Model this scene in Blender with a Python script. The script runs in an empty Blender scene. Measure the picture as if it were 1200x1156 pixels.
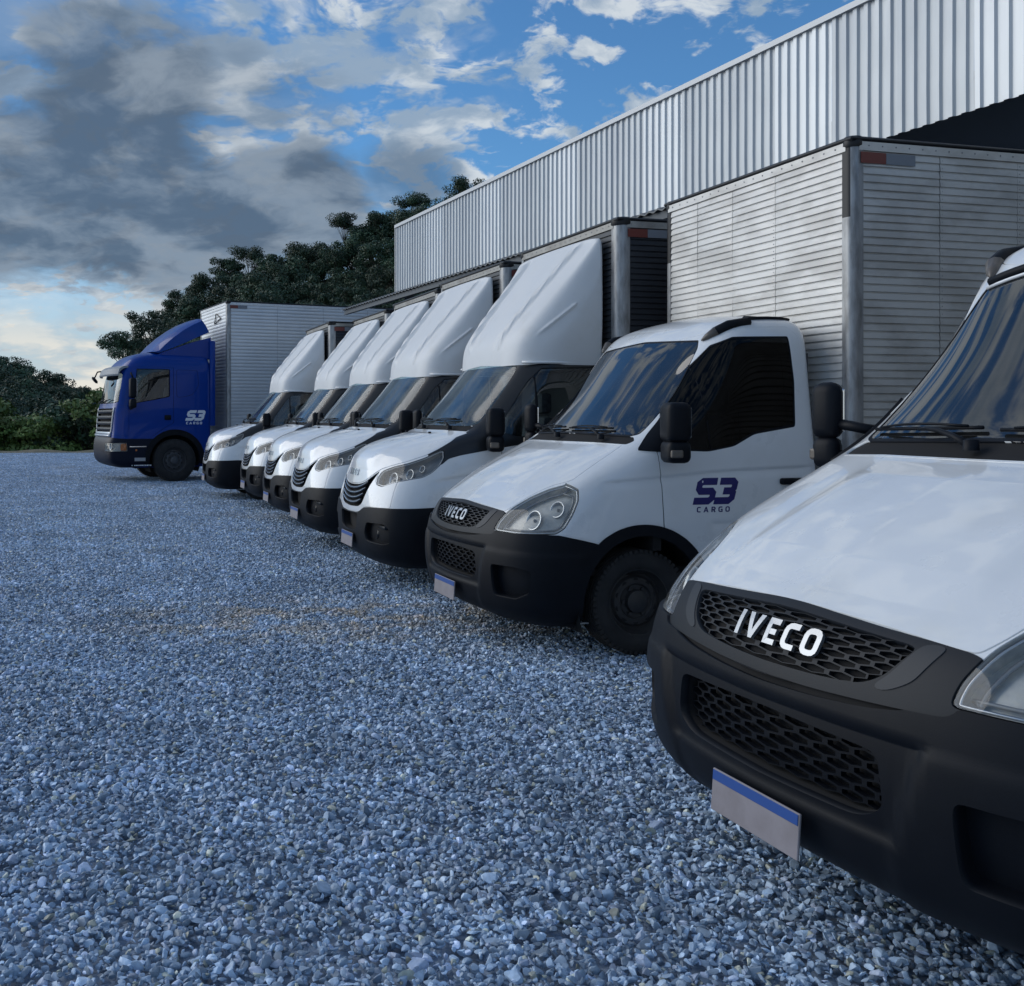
import bpy, bmesh, math, random
import numpy as np
from mathutils import Vector, Matrix, noise
from mathutils.geometry import delaunay_2d_cdt
random.seed(7)
rng = np.random.default_rng(7)
R = math.radians
scene = bpy.context.scene
COL = scene.collection

# ------------------------------------------------------------------ camera, sky, sun, exposure
SUN_EL, SUN_AZ = 26.0, 70.0          # azimuth measured from +Y towards -X
SKYTINT = (0.068, 0.104, 0.124)
cam_d = bpy.data.cameras.new('camera')
cam = bpy.data.objects.new('camera', cam_d)
COL.objects.link(cam)
cam.location = (0, 0, 1.55)
cam.rotation_euler = (R(90), 0, 0)
cam_d.sensor_fit = 'HORIZONTAL'
cam_d.sensor_width = 36.0
cam_d.lens = 36.0
cam_d.shift_x = 200 / 1200
cam_d.shift_y = -88 / 1200
cam_d.clip_start = 0.05
cam_d.clip_end = 6000
scene.camera = cam

sun_d = bpy.data.lights.new('sun', 'SUN')
sun = bpy.data.objects.new('sun', sun_d)
COL.objects.link(sun)
sun_dir = Vector((-math.sin(R(SUN_AZ)) * math.cos(R(SUN_EL)), math.cos(R(SUN_AZ)) * math.cos(R(SUN_EL)), math.sin(R(SUN_EL))))
sun_d.energy = 1.5
sun_d.angle = R(55)
sun_d.color = (1.0, 0.93, 0.83)
sun.rotation_euler = sun_dir.to_track_quat('Z', 'Y').to_euler()
sun.location = (-20, 0, 30)

scene.view_settings.view_transform = 'Standard'
scene.view_settings.look = 'None'
scene.view_settings.exposure = 0.15
scene.view_settings.gamma = 1.0
scene.view_settings.use_curve_mapping = False


class NT:
    """small helper to write node trees"""
    def __init__(s, tree):
        s.t = tree
        s.n = tree.nodes
        s.l = tree.links

    def add(s, typ, **kw):
        nd = s.n.new(typ)
        ins = kw.pop('ins', {})
        for k, v in kw.items():
            setattr(nd, k, v)
        for k, v in ins.items():
            if isinstance(v, bpy.types.NodeSocket):
                s.l.new(v, nd.inputs[k])
            else:
                nd.inputs[k].default_value = v
        return nd

    def math(s, op, a, b=0.0, c=None, clamp=False):
        nd = s.n.new('ShaderNodeMath')
        nd.operation = op
        nd.use_clamp = clamp
        for i, v in enumerate([a, b] + ([c] if c is not None else [])):
            if isinstance(v, bpy.types.NodeSocket):
                s.l.new(v, nd.inputs[i])
            else:
                nd.inputs[i].default_value = v
        return nd.outputs[0]

    def vmath(s, op, a, b=(0, 0, 0), out=0):
        nd = s.n.new('ShaderNodeVectorMath')
        nd.operation = op
        for i, v in enumerate([a, b]):
            if isinstance(v, bpy.types.NodeSocket):
                s.l.new(v, nd.inputs[i])
            else:
                nd.inputs[i].default_value = v
        return nd.outputs[out]

    def mix(s, f, a, b, blend='MIX'):
        nd = s.n.new('ShaderNodeMix')
        nd.data_type = 'RGBA'
        nd.blend_type = blend
        for k, v in ((0, f), (6, a), (7, b)):
            if isinstance(v, bpy.types.NodeSocket):
                s.l.new(v, nd.inputs[k])
            else:
                nd.inputs[k].default_value = v if k == 0 else (tuple(v) + (1,))[:4]
        return nd.outputs[2]

    def ramp(s, f, stops, interp='LINEAR'):
        nd = s.n.new('ShaderNodeValToRGB')
        cr = nd.color_ramp
        cr.interpolation = interp
        while len(cr.elements) < len(stops):
            cr.elements.new(0.5)
        for e, (p, c) in zip(cr.elements, stops):
            e.position = p
            e.color = (c, c, c, 1) if isinstance(c, (int, float)) else tuple(c) + (1,)
        s.l.new(f, nd.inputs[0])
        return nd.outputs[0]

    def smooth(s, x, lo, hi):
        nd = s.n.new('ShaderNodeMapRange')
        nd.interpolation_type = 'SMOOTHSTEP'
        s.l.new(x, nd.inputs[0])
        nd.inputs[1].default_value = lo
        nd.inputs[2].default_value = hi
        return nd.outputs[0]

    def noise(s, vec, scale, detail=4, rough=0.5, dist=0.0, out=0):
        nd = s.n.new('ShaderNodeTexNoise')
        if vec is not None:
            s.l.new(vec, nd.inputs['Vector'])
        nd.inputs['Scale'].default_value = scale
        nd.inputs['Detail'].default_value = detail
        nd.inputs['Roughness'].default_value = rough
        nd.inputs['Distortion'].default_value = dist
        return nd.outputs[out]


def pdir(px, py):
    v = Vector(((px - 400) / 1200, 1, (490 - py) / 1200))
    return v.normalized()


# ---- sky: Nishita daylight behind a procedural cloud layer
world = bpy.data.worlds.new('World')
scene.world = world
world.use_nodes = True
w = NT(world.node_tree)
w.n.clear()
tc = w.add('ShaderNodeTexCoord')
D = tc.outputs['Generated']
sky = w.add('ShaderNodeTexSky', sky_type='NISHITA')
sky.sun_disc = False
sky.sun_elevation = R(SUN_EL)
sky.sun_rotation = R(-SUN_AZ)
sky.air_density = 1.0
sky.dust_density = 0.3
sky.ozone_density = 4.0
sep = w.add('ShaderNodeSeparateXYZ', ins={0: D})
dz = w.math('MAXIMUM', sep.outputs[2], 0.0)
near = w.math('DIVIDE', 1.0, w.math('ADD', 0.55, w.math('MULTIPLY', dz, 1.8)))   # clouds overhead are nearer and look larger
Dp = w.vmath('MULTIPLY', D, (1.0, 1.0, 1.45))
nd_ = w.n.new('ShaderNodeVectorMath')
nd_.operation = 'SCALE'
w.l.new(Dp, nd_.inputs[0])
w.l.new(near, nd_.inputs[3])
Dp = nd_.outputs[0]
# heaped clouds: one noise for the heaps, one for their ragged rims
warp = w.noise(Dp, 6.0, 4, 0.55, 0.0, out=1)
Dw = w.vmath('ADD', Dp, w.vmath('MULTIPLY', w.vmath('SUBTRACT', warp, (0.5, 0.5, 0.5)), (0.10, 0.10, 0.10)))
n_heap = w.noise(Dw, 3.1, 2, 0.5, 0.0)
n_mid = w.noise(Dw, 21.0, 4, 0.55, 0.0)
n_rim = w.noise(Dw, 27.0, 8, 0.62, 0.0)
n_dir = w.noise(Dw, 7.0, 9, 0.58, 0.0)
n_edge = w.math('ADD', w.math('MULTIPLY', n_dir, 0.72), w.math('MULTIPLY', n_mid, 0.28))
n_low = w.noise(Dw, 8.0, 8, 0.55, 0.0)
shade_n = w.noise(w.vmath('ADD', Dw, (0.0, 0.0, -0.035)), 9.5, 9, 0.56, 0.0)
puff_f = w.math('ADD', w.math('ADD', w.math('MULTIPLY', n_heap, 0.26), w.math('MULTIPLY', n_mid, 0.46)), w.math('MULTIPLY', n_rim, 0.34))


def blob(px, py, rx, ry, lo, hi, amp):
    """soft elliptical mass round a sky direction with a ragged edge"""
    c = pdir(px, py)
    d = w.vmath('SUBTRACT', D, tuple(c))
    d = w.vmath('MULTIPLY', d, (1 / rx, 1 / rx, 1 / ry))
    ln = w.vmath('LENGTH', d, out=1)
    f = w.math('ADD', ln, w.math('MULTIPLY', w.math('SUBTRACT', n_edge, 0.5), -amp))
    return w.smooth(f, hi, lo)


dark = None
for a, k in (((10, 225, 0.27, 0.098, 0.62, 1.02, 1.25), 1.0), ((145, 155, 0.115, 0.125, 0.55, 1.04, 1.35), 1.0), ((180, 255, 0.21, 0.080, 0.62, 1.04, 1.25), 1.0), ((335, 240, 0.105, 0.072, 0.60, 1.04, 1.3), 1.0),
             ((105, 75, 0.075, 0.075, 0.35, 1.1, 2.4), 0.95), ((480, 210, 0.065, 0.042, 0.5, 1.1, 1.2), 0.62), ((260, 120, 0.13, 0.07, 0.3, 1.1, 2.2), 0.50), ((-20, 60, 0.09, 0.07, 0.2, 1.2, 2.6), 0.6)):
    b = w.math('MULTIPLY', blob(*a), k)
    dark = b if dark is None else w.math('MAXIMUM', dark, b)
white = blob(330, 90, 0.20, 0.10, 0.35, 1.15, 2.4)
lowband = w.smooth(dz, 0.16, 0.05)
puff = w.smooth(puff_f, 0.515, 0.585)
cover = w.math('MAXIMUM', puff, w.math('MULTIPLY', white, w.smooth(n_mid, 0.40, 0.54)))
cover = w.math('MAXIMUM', cover, w.math('MULTIPLY', lowband, w.smooth(n_low, 0.30, 0.58)))
cover = w.math('MULTIPLY', cover, 0.93)
thick = w.smooth(puff_f, 0.56, 0.70)
lit = w.mix(w.smooth(shade_n, 0.42, 0.58), (0.27, 0.36, 0.47), (0.60, 0.65, 0.69))
warm = w.mix(w.smooth(n_low, 0.42, 0.60), (0.42, 0.48, 0.53), (0.74, 0.71, 0.64))
lit = w.mix(lowband, lit, warm)
dk = w.mix(w.smooth(w.math('ADD', w.math('MULTIPLY', n_dir, 0.5), w.math('MULTIPLY', shade_n, 0.5)), 0.43, 0.59), (0.082, 0.124, 0.186), (0.205, 0.26, 0.33))
skyc = w.mix(1.0, sky.outputs[0], SKYTINT, 'MULTIPLY')
haze_c = w.mix(w.math('MULTIPLY', w.smooth(dz, 0.24, 0.0), 0.85), skyc, (0.50, 0.57, 0.61))
c1 = w.mix(cover, haze_c, lit)
c2 = w.mix(w.math('MULTIPLY', dark, 0.95), c1, dk)
ground_f = w.smooth(sep.outputs[2], -0.02, -0.10)
c3 = w.mix(ground_f, c2, (0.05, 0.06, 0.07))
bg = w.add('ShaderNodeBackground', ins={0: c3, 1: 1.0})
wo = w.add('ShaderNodeOutputWorld', ins={0: bg.outputs[0]})


# ------------------------------------------------------------------ materials
M = {}


def mat(name, color=(0.5, 0.5, 0.5), rough=0.5, metal=0.0, coat=0.0, var=0.0, vscale=6.0, bump=0.0, bscale=40.0, vcol=None, alpha=None, trans=None, spec=None, rvar=0.0, stretch=None, vthr=(0.35, 0.7)):
    if name in M:
        return M[name]
    m = bpy.data.materials.new(name)
    m.use_nodes = True
    t = NT(m.node_tree)
    p = t.n['Principled BSDF']
    p.inputs['Base Color'].default_value = tuple(color) + (1,)
    p.inputs['Roughness'].default_value = rough
    p.inputs['Metallic'].default_value = metal
    p.inputs['Coat Weight'].default_value = coat
    p.inputs['Coat Roughness'].default_value = 0.03
    if spec is not None:
        p.inputs['Specular IOR Level'].default_value = spec
    tcx = t.add('ShaderNodeTexCoord')
    vec = tcx.outputs['Object']
    if stretch:
        vec = t.vmath('MULTIPLY', vec, stretch)
    if var > 0:
        f = t.smooth(t.noise(vec, vscale, 6, 0.6), *vthr)
        c2 = vcol if vcol else tuple(c * (1 - var) for c in color)
        t.l.new(t.mix(t.math('MULTIPLY', f, var if vcol else 1.0), color, c2), p.inputs['Base Color'])
    if rvar > 0:
        f = t.noise(vec, vscale * 1.7, 5, 0.6)
        t.l.new(t.math('ADD', rough - rvar / 2, t.math('MULTIPLY', f, rvar)), p.inputs['Roughness'])
    if bump > 0:
        b = t.add('ShaderNodeBump', ins={'Strength': bump, 'Distance': 0.02, 'Height': t.noise(vec, bscale, 4, 0.6)})
        t.l.new(b.outputs[0], p.inputs['Normal'])
    M[name] = m
    return m


def glass_mat(name, tint, f0=0.05, rough=0.005, dust_haze=0.0, dcol=(0.35, 0.37, 0.38)):
    """a thin pane: tinted see-through, mirror-like towards grazing, with a film of dusty haze"""
    m = bpy.data.materials.new(name)
    m.use_nodes = True
    t = NT(m.node_tree)
    t.n.clear()
    lw = t.add('ShaderNodeLayerWeight', ins={0: 0.5})
    fr = t.math('ADD', f0, t.math('MULTIPLY', 1 - f0, t.math('POWER', lw.outputs['Facing'], 5.0)))
    tr = t.add('ShaderNodeBsdfTransparent', ins={0: tuple(tint) + (1,)})
    gl = t.add('ShaderNodeBsdfGlossy', ins={'Color': (0.95, 0.97, 1, 1), 'Roughness': rough})
    mx = t.add('ShaderNodeMixShader', ins={0: fr, 1: tr.outputs[0], 2: gl.outputs[0]})
    out = mx.outputs[0]
    if dust_haze > 0:
        tcx = t.add('ShaderNodeTexCoord')
        f = t.math('MULTIPLY', t.smooth(t.noise(tcx.outputs['Object'], 2.5, 6, 0.65), 0.3, 0.75), dust_haze)
        df = t.add('ShaderNodeBsdfDiffuse', ins={0: tuple(dcol) + (1,)})
        out = t.add('ShaderNodeMixShader', ins={0: f, 1: out, 2: df.outputs[0]}).outputs[0]
    t.add('ShaderNodeOutputMaterial', ins={0: out})
    M[name] = m
    return m


WHITE = mat('white_paint', (0.74, 0.76, 0.77), 0.30, coat=0.85, var=0.35, vscale=2.6, vcol=(0.60, 0.60, 0.57), rvar=0.2, vthr=(0.45, 0.75))
FAIRW = mat('fairing_white', (0.68, 0.69, 0.69), 0.5, coat=0.1, var=0.5, vscale=5.0, vcol=(0.58, 0.57, 0.53), rvar=0.2, vthr=(0.5, 0.85))
PLASTIC = mat('black_plastic', (0.0045, 0.006, 0.0095), 0.50, spec=0.16, var=0.5, vscale=4, vcol=(0.008, 0.010, 0.014), bump=0.04, bscale=220, rvar=0.15)
GREYPL = mat('grey_plastic', (0.011, 0.014, 0.019), 0.5, spec=0.25, bump=0.03, bscale=200)
GLOSSBLK = mat('gloss_black', (0.006, 0.007, 0.009), 0.25, spec=0.3)
SHELL = mat('underbody_black', (0.006, 0.006, 0.007), 0.9)
RUBBER = mat('tyre_rubber', (0.014, 0.014, 0.015), 0.85, var=0.6, vscale=9, vcol=(0.035, 0.034, 0.033), bump=0.1, bscale=90)
STEEL = mat('black_steel_wheel', (0.02, 0.021, 0.023), 0.5, var=0.5, vscale=12, vcol=(0.05, 0.045, 0.04))
CHROME = mat('chrome', (0.75, 0.77, 0.8), 0.14, 1.0)
SILVER = mat('silver_letters', (0.62, 0.64, 0.66), 0.24, 1.0)
REFL = mat('lamp_reflector', (0.42, 0.44, 0.46), 0.30, 1.0, bump=0.05, bscale=30)
LAMPIN = mat('lamp_housing', (0.20, 0.21, 0.22), 0.35, 0.3)
SEAT = mat('seat_fabric', (0.10, 0.105, 0.12), 0.9, var=0.4, vscale=30)
DASH = mat('dashboard_plastic', (0.05, 0.052, 0.058), 0.7)
AMBER = mat('amber_lens', (0.55, 0.16, 0.03), 0.25)
RED = mat('red_reflector', (0.15, 0.03, 0.022), 0.35)
REFSIL = mat('silver_reflector', (0.17, 0.19, 0.22), 0.35)
PLATE = mat('plate_white', (0.27, 0.25, 0.27), 0.5, var=0.7, vscale=9, vcol=(0.20, 0.18, 0.19))
PLATEB = mat('plate_blue', (0.015, 0.07, 0.28), 0.45)
NAVY = mat('navy_vinyl', (0.014, 0.014, 0.13), 0.4)
WVINYL = mat('white_vinyl', (0.75, 0.77, 0.8), 0.4)
BLUE = mat('blue_paint', (0.001, 0.036, 0.24), 0.35, coat=0.25, spec=0.15, var=0.15, vscale=2.0, vcol=(0.003, 0.026, 0.18))
LETTERIV = mat('white_letters', (0.56, 0.57, 0.59), 0.25, 0.3)
WS_GLASS = glass_mat('windshield_tinted', (0.12, 0.14, 0.16), 0.11, rough=0.025, dust_haze=0.05)
WS_CLEAR = glass_mat('windshield_clear', (0.70, 0.84, 0.83), 0.075, rough=0.10, dust_haze=0.16, dcol=(0.42, 0.52, 0.53))  # pale teal film also paints a lighter reflection onto the glass
SIDE_GLASS = glass_mat('side_glass_dark', (0.04, 0.045, 0.05), 0.018)
SIDE_CLEAR = glass_mat('side_glass_clear', (0.42, 0.47, 0.49), 0.05, dust_haze=0.04)
LENS = glass_mat('lamp_lens', (0.94, 0.95, 0.95), 0.035, dust_haze=0.12, dcol=(0.55, 0.54, 0.50))
ALU = mat('aluminium_sheet', (0.54, 0.535, 0.515), 0.44, 0.35, var=0.6, vscale=2.0, vcol=(0.34, 0.33, 0.31), bump=0.12, bscale=6, rvar=0.3, stretch=(1, 1, 2.2), vthr=(0.42, 0.64))
ALUP = mat('aluminium_post', (0.33, 0.34, 0.35), 0.45, 0.6, var=0.8, vscale=8, vcol=(0.16, 0.16, 0.16), rvar=0.2, stretch=(3, 3, 0.6))
SHADEBOX = mat('shade_toned_box_sheet', (0.018, 0.022, 0.030), 0.5, 0.2, var=0.5, vscale=4, vcol=(0.03, 0.035, 0.042))  # near-black colour holds the shade between the parked vans, painted in
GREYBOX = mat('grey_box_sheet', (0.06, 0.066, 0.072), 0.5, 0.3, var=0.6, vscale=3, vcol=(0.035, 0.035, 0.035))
RAIL = mat('box_rail_cream', (0.36, 0.35, 0.32), 0.45, 0.3, var=0.6, vscale=6, vcol=(0.18, 0.16, 0.14))
BLACKM = mat('black_metal', (0.012, 0.013, 0.015), 0.45, 0.3)


# ------------------------------------------------------------------ object helpers
def me_from(name, verts, faces, m=None, smooth=False, normals=None):
    me = bpy.data.meshes.new(name)
    me.from_pydata([tuple(map(float, v)) for v in verts], [], [tuple(map(int, f)) for f in faces])
    if m is not None:
        for mm in (m if isinstance(m, (list, tuple)) else [m]):
            me.materials.append(mm)
    if smooth or normals is not None:
        me.polygons.foreach_set('use_smooth', [True] * len(me.polygons))
    me.update()
    if normals is not None:
        me.normals_split_custom_set_from_vertices([tuple(map(float, n)) for n in normals])
    return me


def link(name, me, parent=None, label=None, kind=None):
    o = bpy.data.objects.new(name, me)
    COL.objects.link(o)
    if parent is not None:
        o.parent = parent
    if label:
        o['label'] = label
    if kind:
        o['kind'] = kind
    return o


def add(name, verts, faces, m, parent=None, smooth=False, normals=None, label=None, kind=None):
    return link(name, me_from(name, verts, faces, m, smooth, normals), parent, label, kind)


def thing(name, label, cat, loc=(0, 0, 0), rz=0.0, group=None):
    o = bpy.data.objects.new(name, None)
    COL.objects.link(o)
    o.empty_display_size = 0.3
    o.location = loc
    o.rotation_euler = (0, 0, rz)
    o['label'] = label
    o['category'] = cat
    if group:
        o['group'] = group
    return o


def tag(o, label, cat, group=None):
    o['label'] = label
    o['category'] = cat
    if group:
        o['group'] = group
    return o


def copy_tree(o, parent=None):
    kids = [c for c in ALLKIDS.get(o.name, [])]
    c = o.copy()
    COL.objects.link(c)
    c.parent = parent
    for k in kids:
        copy_tree(k, c)
    return c


ALLKIDS = {}


def index_kids():
    ALLKIDS.clear()
    for ob in scene.objects:
        if ob.parent is not None:
            ALLKIDS.setdefault(ob.parent.name, []).append(ob)


class MB:
    """collects simple solids into one mesh"""
    def __init__(s):
        s.v = []
        s.f = []

    def raw(s, v, f):
        b = len(s.v)
        s.v += [tuple(p) for p in v]
        s.f += [tuple(i + b for i in q) for q in f]
        return s

    def box(s, x0, x1, y0, y1, z0, z1):
        v = [(x, y, z) for z in (z0, z1) for y in (y0, y1) for x in (x0, x1)]
        return s.raw(v, [(0, 2, 3, 1), (4, 5, 7, 6), (0, 1, 5, 4), (2, 6, 7, 3), (0, 4, 6, 2), (1, 3, 7, 5)])

    def rbox(s, x0, x1, y0, y1, z0, z1, r=0.02, seg=2, rot=None):
        bm = bmesh.new()
        bmesh.ops.create_cube(bm, size=1)
        for v in bm.verts:
            v.co = Vector(((x1 - x0) * v.co.x + (x0 + x1) / 2, (y1 - y0) * v.co.y + (y0 + y1) / 2, (z1 - z0) * v.co.z + (z0 + z1) / 2))
        bmesh.ops.bevel(bm, geom=bm.edges[:], offset=r, segments=seg, profile=0.5, affect='EDGES', clamp_overlap=True)
        c = Vector(((x0 + x1) / 2, (y0 + y1) / 2, (z0 + z1) / 2))
        vs = [(rot @ (v.co - c) + c if rot else v.co.copy()) for v in bm.verts]
        bm.verts.index_update()
        s.raw(vs, [[v.index for v in f.verts] for f in bm.faces])
        bm.free()
        return s

    def tube(s, pts, rad, n=8, cap=True):
        pts = [Vector(p) for p in pts]
        rads = rad if isinstance(rad, (list, tuple)) else [rad] * len(pts)
        b = len(s.v)
        prev = None
        for i, p in enumerate(pts):
            d = (pts[min(i + 1, len(pts) - 1)] - pts[max(i - 1, 0)]).normalized()
            if prev is None:
                a = d.orthogonal().normalized()
            else:
                a = (prev - d * prev.dot(d)).normalized()
            prev = a
            c = d.cross(a)
            for k in range(n):
                t = 2 * math.pi * k / n
                s.v.append(tuple(p + (a * math.cos(t) + c * math.sin(t)) * rads[i]))
        for i in range(len(pts) - 1):
            for k in range(n):
                k2 = (k + 1) % n
                s.f.append((b + i * n + k, b + i * n + k2, b + (i + 1) * n + k2, b + (i + 1) * n + k))
        if cap:
            s.f.append(tuple(b + k for k in range(n))[::-1])
            s.f.append(tuple(b + (len(pts) - 1) * n + k for k in range(n)))
        return s

    def lathe(s, prof, n=48, center=(0, 0, 0), axis='y', closed=False):
        """prof: list of (r, t) with t along the axis"""
        b = len(s.v)
        for i in range(n):
            a = 2 * math.pi * i / n
            for r, t in prof:
                if axis == 'y':
                    s.v.append((center[0] + r * math.cos(a), center[1] + t, center[2] + r * math.sin(a)))
                elif axis == 'x':
                    s.v.append((center[0] + t, center[1] + r * math.cos(a), center[2] + r * math.sin(a)))
                else:
                    s.v.append((center[0] + r * math.cos(a), center[1] + r * math.sin(a), center[2] + t))
        m = len(prof)
        for i in range(n):
            j = (i + 1) % n
            for k in range(m if closed else m - 1):
                k2 = (k + 1) % m
                s.f.append((b + i * m + k, b + j * m + k, b + j * m + k2, b + i * m + k2))
        return s

    def build(s, name, m, parent=None, smooth=False, label=None, kind=None, angle=None):
        o = add(name, s.v, s.f, m, parent, smooth, None, label, kind)
        if angle is not None:
            me = o.data
            me.polygons.foreach_set('use_smooth', [True] * len(me.polygons))
            bm = bmesh.new()
            bm.from_mesh(me)
            bmesh.ops.recalc_face_normals(bm, faces=bm.faces)
            for e in bm.edges:
                if len(e.link_faces) == 2 and e.calc_face_angle(0) > R(angle):
                    e.smooth = False
            bm.to_mesh(me)
            bm.free()
        return o


# ------------------------------------------------------------------ B-spline body surfaces cut into panels
def basis(t, n, deg=3):
    t = np.clip(np.asarray(t, float), 0, 1 - 1e-9)
    k = np.concatenate([np.zeros(deg), np.linspace(0, 1, n - deg + 1), np.ones(deg)])
    B = np.zeros((len(t), n + deg))
    idx = np.clip(np.searchsorted(k, t, side='right') - 1, deg, n - 1)
    B[np.arange(len(t)), idx] = 1
    for d in range(1, deg + 1):
        N = np.zeros_like(B)
        for i in range(n + deg - d):
            a = k[i + d] - k[i]
            b = k[i + d + 1] - k[i + 1] if i + d + 1 < len(k) else 0
            v = 0
            if a > 0:
                v = v + (t - k[i]) / a * B[:, i]
            if b > 0 and i + 1 < B.shape[1]:
                v = v + (k[i + d + 1] - t) / b * B[:, i + 1]
            N[:, i] = v
        B = N
    return B[:, :n]


class Surf:
    def __init__(s, rows, ufront, urear, Lu=3.6, Lv=2.6, disp=None):
        s.P = np.array(rows, float)           # nv, nu, 3
        s.nv, s.nu = s.P.shape[:2]
        s.Lu, s.Lv = Lu, Lv
        s.disp = disp
        s.gu = np.linspace(0, 1, 260)
        s.gv = np.linspace(0, 1, 260)
        U, V = np.meshgrid(s.gu, s.gv)
        s.GU, s.GV = U.ravel(), V.ravel()
        s.G = s.ev(s.GU, s.GV)
        s.mF = s.GU <= ufront
        s.mS = s.GU <= urear

    def ev(s, u, v):
        sg = np.sign(u)
        sg[sg == 0] = 1
        Bu = basis(np.abs(u), s.nu)
        Bv = basis(v, s.nv)
        p = np.einsum('ni,nj,jik->nk', Bu, Bv, s.P)
        p[:, 1] *= sg
        return p

    def full(s, u, v, e=1e-3):
        u = np.asarray(u, float)
        v = np.asarray(v, float)
        p = s.ev(u.copy(), v)
        u0, u1 = np.clip(u - e, -1, 1), np.clip(u + e, -1, 1)
        v0, v1 = np.clip(v - e, 0, 1 - 1e-6), np.clip(v + e, 0, 1 - 1e-6)
        # second pair a little off for degenerate ends
        n = np.cross(s.ev(u1, v) - s.ev(u0, v), s.ev(u, v1) - s.ev(u, v0))
        ln = np.linalg.norm(n, axis=1, keepdims=True)
        n = np.where(ln > 1e-12, n / np.maximum(ln, 1e-12), np.array([0, 0, 1.0]))
        if s.disp is not None:
            d = s.disp(p)
            h = 2e-3
            if np.any(d != 0):
                # displaced normals by finite differences
                def q(uu, vv):
                    pp = s.ev(uu, vv)
                    return pp + n * s.disp(pp)[:, None]
                n2 = np.cross(q(u1, v) - q(u0, v), q(u, v1) - q(u, v0))
                l2 = np.linalg.norm(n2, axis=1, keepdims=True)
                p = p + n * d[:, None]
                n = np.where(l2 > 1e-12, n2 / np.maximum(l2, 1e-12), n)
        return p, n

    def find(s, kind, a, b):
        """(y,z) on the front 'F', (x,z) on the side 'S' -> u,v"""
        a = np.asarray(a, float)
        b = np.asarray(b, float)
        sg = np.ones_like(a)
        if kind == 'F':
            sg = np.where(a < 0, -1.0, 1.0)
            a = np.abs(a)
            ax, m = 1, s.mF
        elif kind == 'R':
            sg = -sg
            ax, m = 0, s.mS
        else:
            ax, m = 0, s.mS
        G = s.G[m][:, [ax, 2]]
        gu, gv = s.GU[m], s.GV[m]
        u = np.zeros_like(a)
        v = np.zeros_like(a)
        for i in range(len(a)):
            j = np.argmin((G[:, 0] - a[i]) ** 2 + (G[:, 1] - b[i]) ** 2)
            u[i], v[i] = gu[j], gv[j]
        e = 1e-4
        for _ in range(6):
            p = s.ev(u, v)
            pu = (s.ev(u + e, v) - p)[:, [ax, 2]] / e
            pv = (s.ev(u, np.clip(v + e, 0, 1)) - p)[:, [ax, 2]] / e
            r = np.stack([a, b], 1) - p[:, [ax, 2]]
            det = pu[:, 0] * pv[:, 1] - pu[:, 1] * pv[:, 0]
            det = np.where(np.abs(det) < 1e-6, 1e-6, det)
            du = (r[:, 0] * pv[:, 1] - r[:, 1] * pv[:, 0]) / det
            dv = (pu[:, 0] * r[:, 1] - pu[:, 1] * r[:, 0]) / det
            u = np.clip(u + np.clip(du, -.01, .01), 0, 1)
            v = np.clip(v + np.clip(dv, -.01, .01), 0, 1)
        return u * sg, v

    def poly(s, pts, r=0.0, gap=0.0, centre=False, ds=0.014):
        """pts: (kind, a, b); returns metric polygons (outer, inner)"""
        P = []
        n = len(pts)
        last = n - 1 if centre else n
        for i in range(n):
            k, a, b = pts[i]
            P.append((k, a, b))
            if i < last:
                k2, a2, b2 = pts[(i + 1) % n]
                if k2 == k and k != 'U':
                    m = int(math.hypot(a2 - a, b2 - b) / 0.05)
                    for j in range(1, m + 1):
                        t = j / (m + 1)
                        P.append((k, a + (a2 - a) * t, b + (b2 - b) * t))
        uv = np.zeros((len(P), 2))
        for kind in 'FSRU':
            ii = [i for i, p in enumerate(P) if p[0] == kind]
            if not ii:
                continue
            A = np.array([P[i][1] for i in ii])
            Bq = np.array([P[i][2] for i in ii])
            if kind == 'U':
                uv[ii, 0], uv[ii, 1] = A, Bq
            else:
                uu, vv = s.find(kind, A, Bq)
                uv[ii, 0], uv[ii, 1] = uu, vv
        if centre:
            mir = uv[::-1].copy()
            mir[:, 0] *= -1
            uv = np.concatenate([uv, mir])
        Q = uv * np.array([s.Lu, s.Lv])
        # closed resample
        C = np.concatenate([Q, Q[:1]])
        seg = np.linalg.norm(np.diff(C, axis=0), axis=1)
        keep = np.concatenate([[True], seg > 1e-7])
        C = C[keep]
        seg = np.linalg.norm(np.diff(C, axis=0), axis=1)
        L = np.concatenate([[0], np.cumsum(seg)])
        m = max(12, int(L[-1] / ds))
        tt = np.linspace(0, L[-1], m, endpoint=False)
        Q = np.stack([np.interp(tt, L, C[:, 0]), np.interp(tt, L, C[:, 1])], 1)
        if r > 0:
            sp = L[-1] / m
            w_ = max(1, int(round(r / sp)))
            for _ in range(3):
                acc = np.zeros_like(Q)
                h = max(1, w_ // 2)
                for k in range(-h, h + 1):
                    acc += np.roll(Q, k, axis=0)
                Q = acc / (2 * h + 1)
        inner = Q
        if gap > 0:
            inner = inset(Q, gap)
        return Q, inner


def inset(Q, d):
    t = np.roll(Q, -1, axis=0) - np.roll(Q, 1, axis=0)
    t /= np.maximum(np.linalg.norm(t, axis=1, keepdims=True), 1e-9)
    nrm = np.stack([-t[:, 1], t[:, 0]], 1)
    area = 0.5 * np.sum(Q[:, 0] * np.roll(Q[:, 1], -1) - np.roll(Q[:, 0], -1) * Q[:, 1])
    return Q + nrm * d * (1 if area > 0 else -1)


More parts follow.
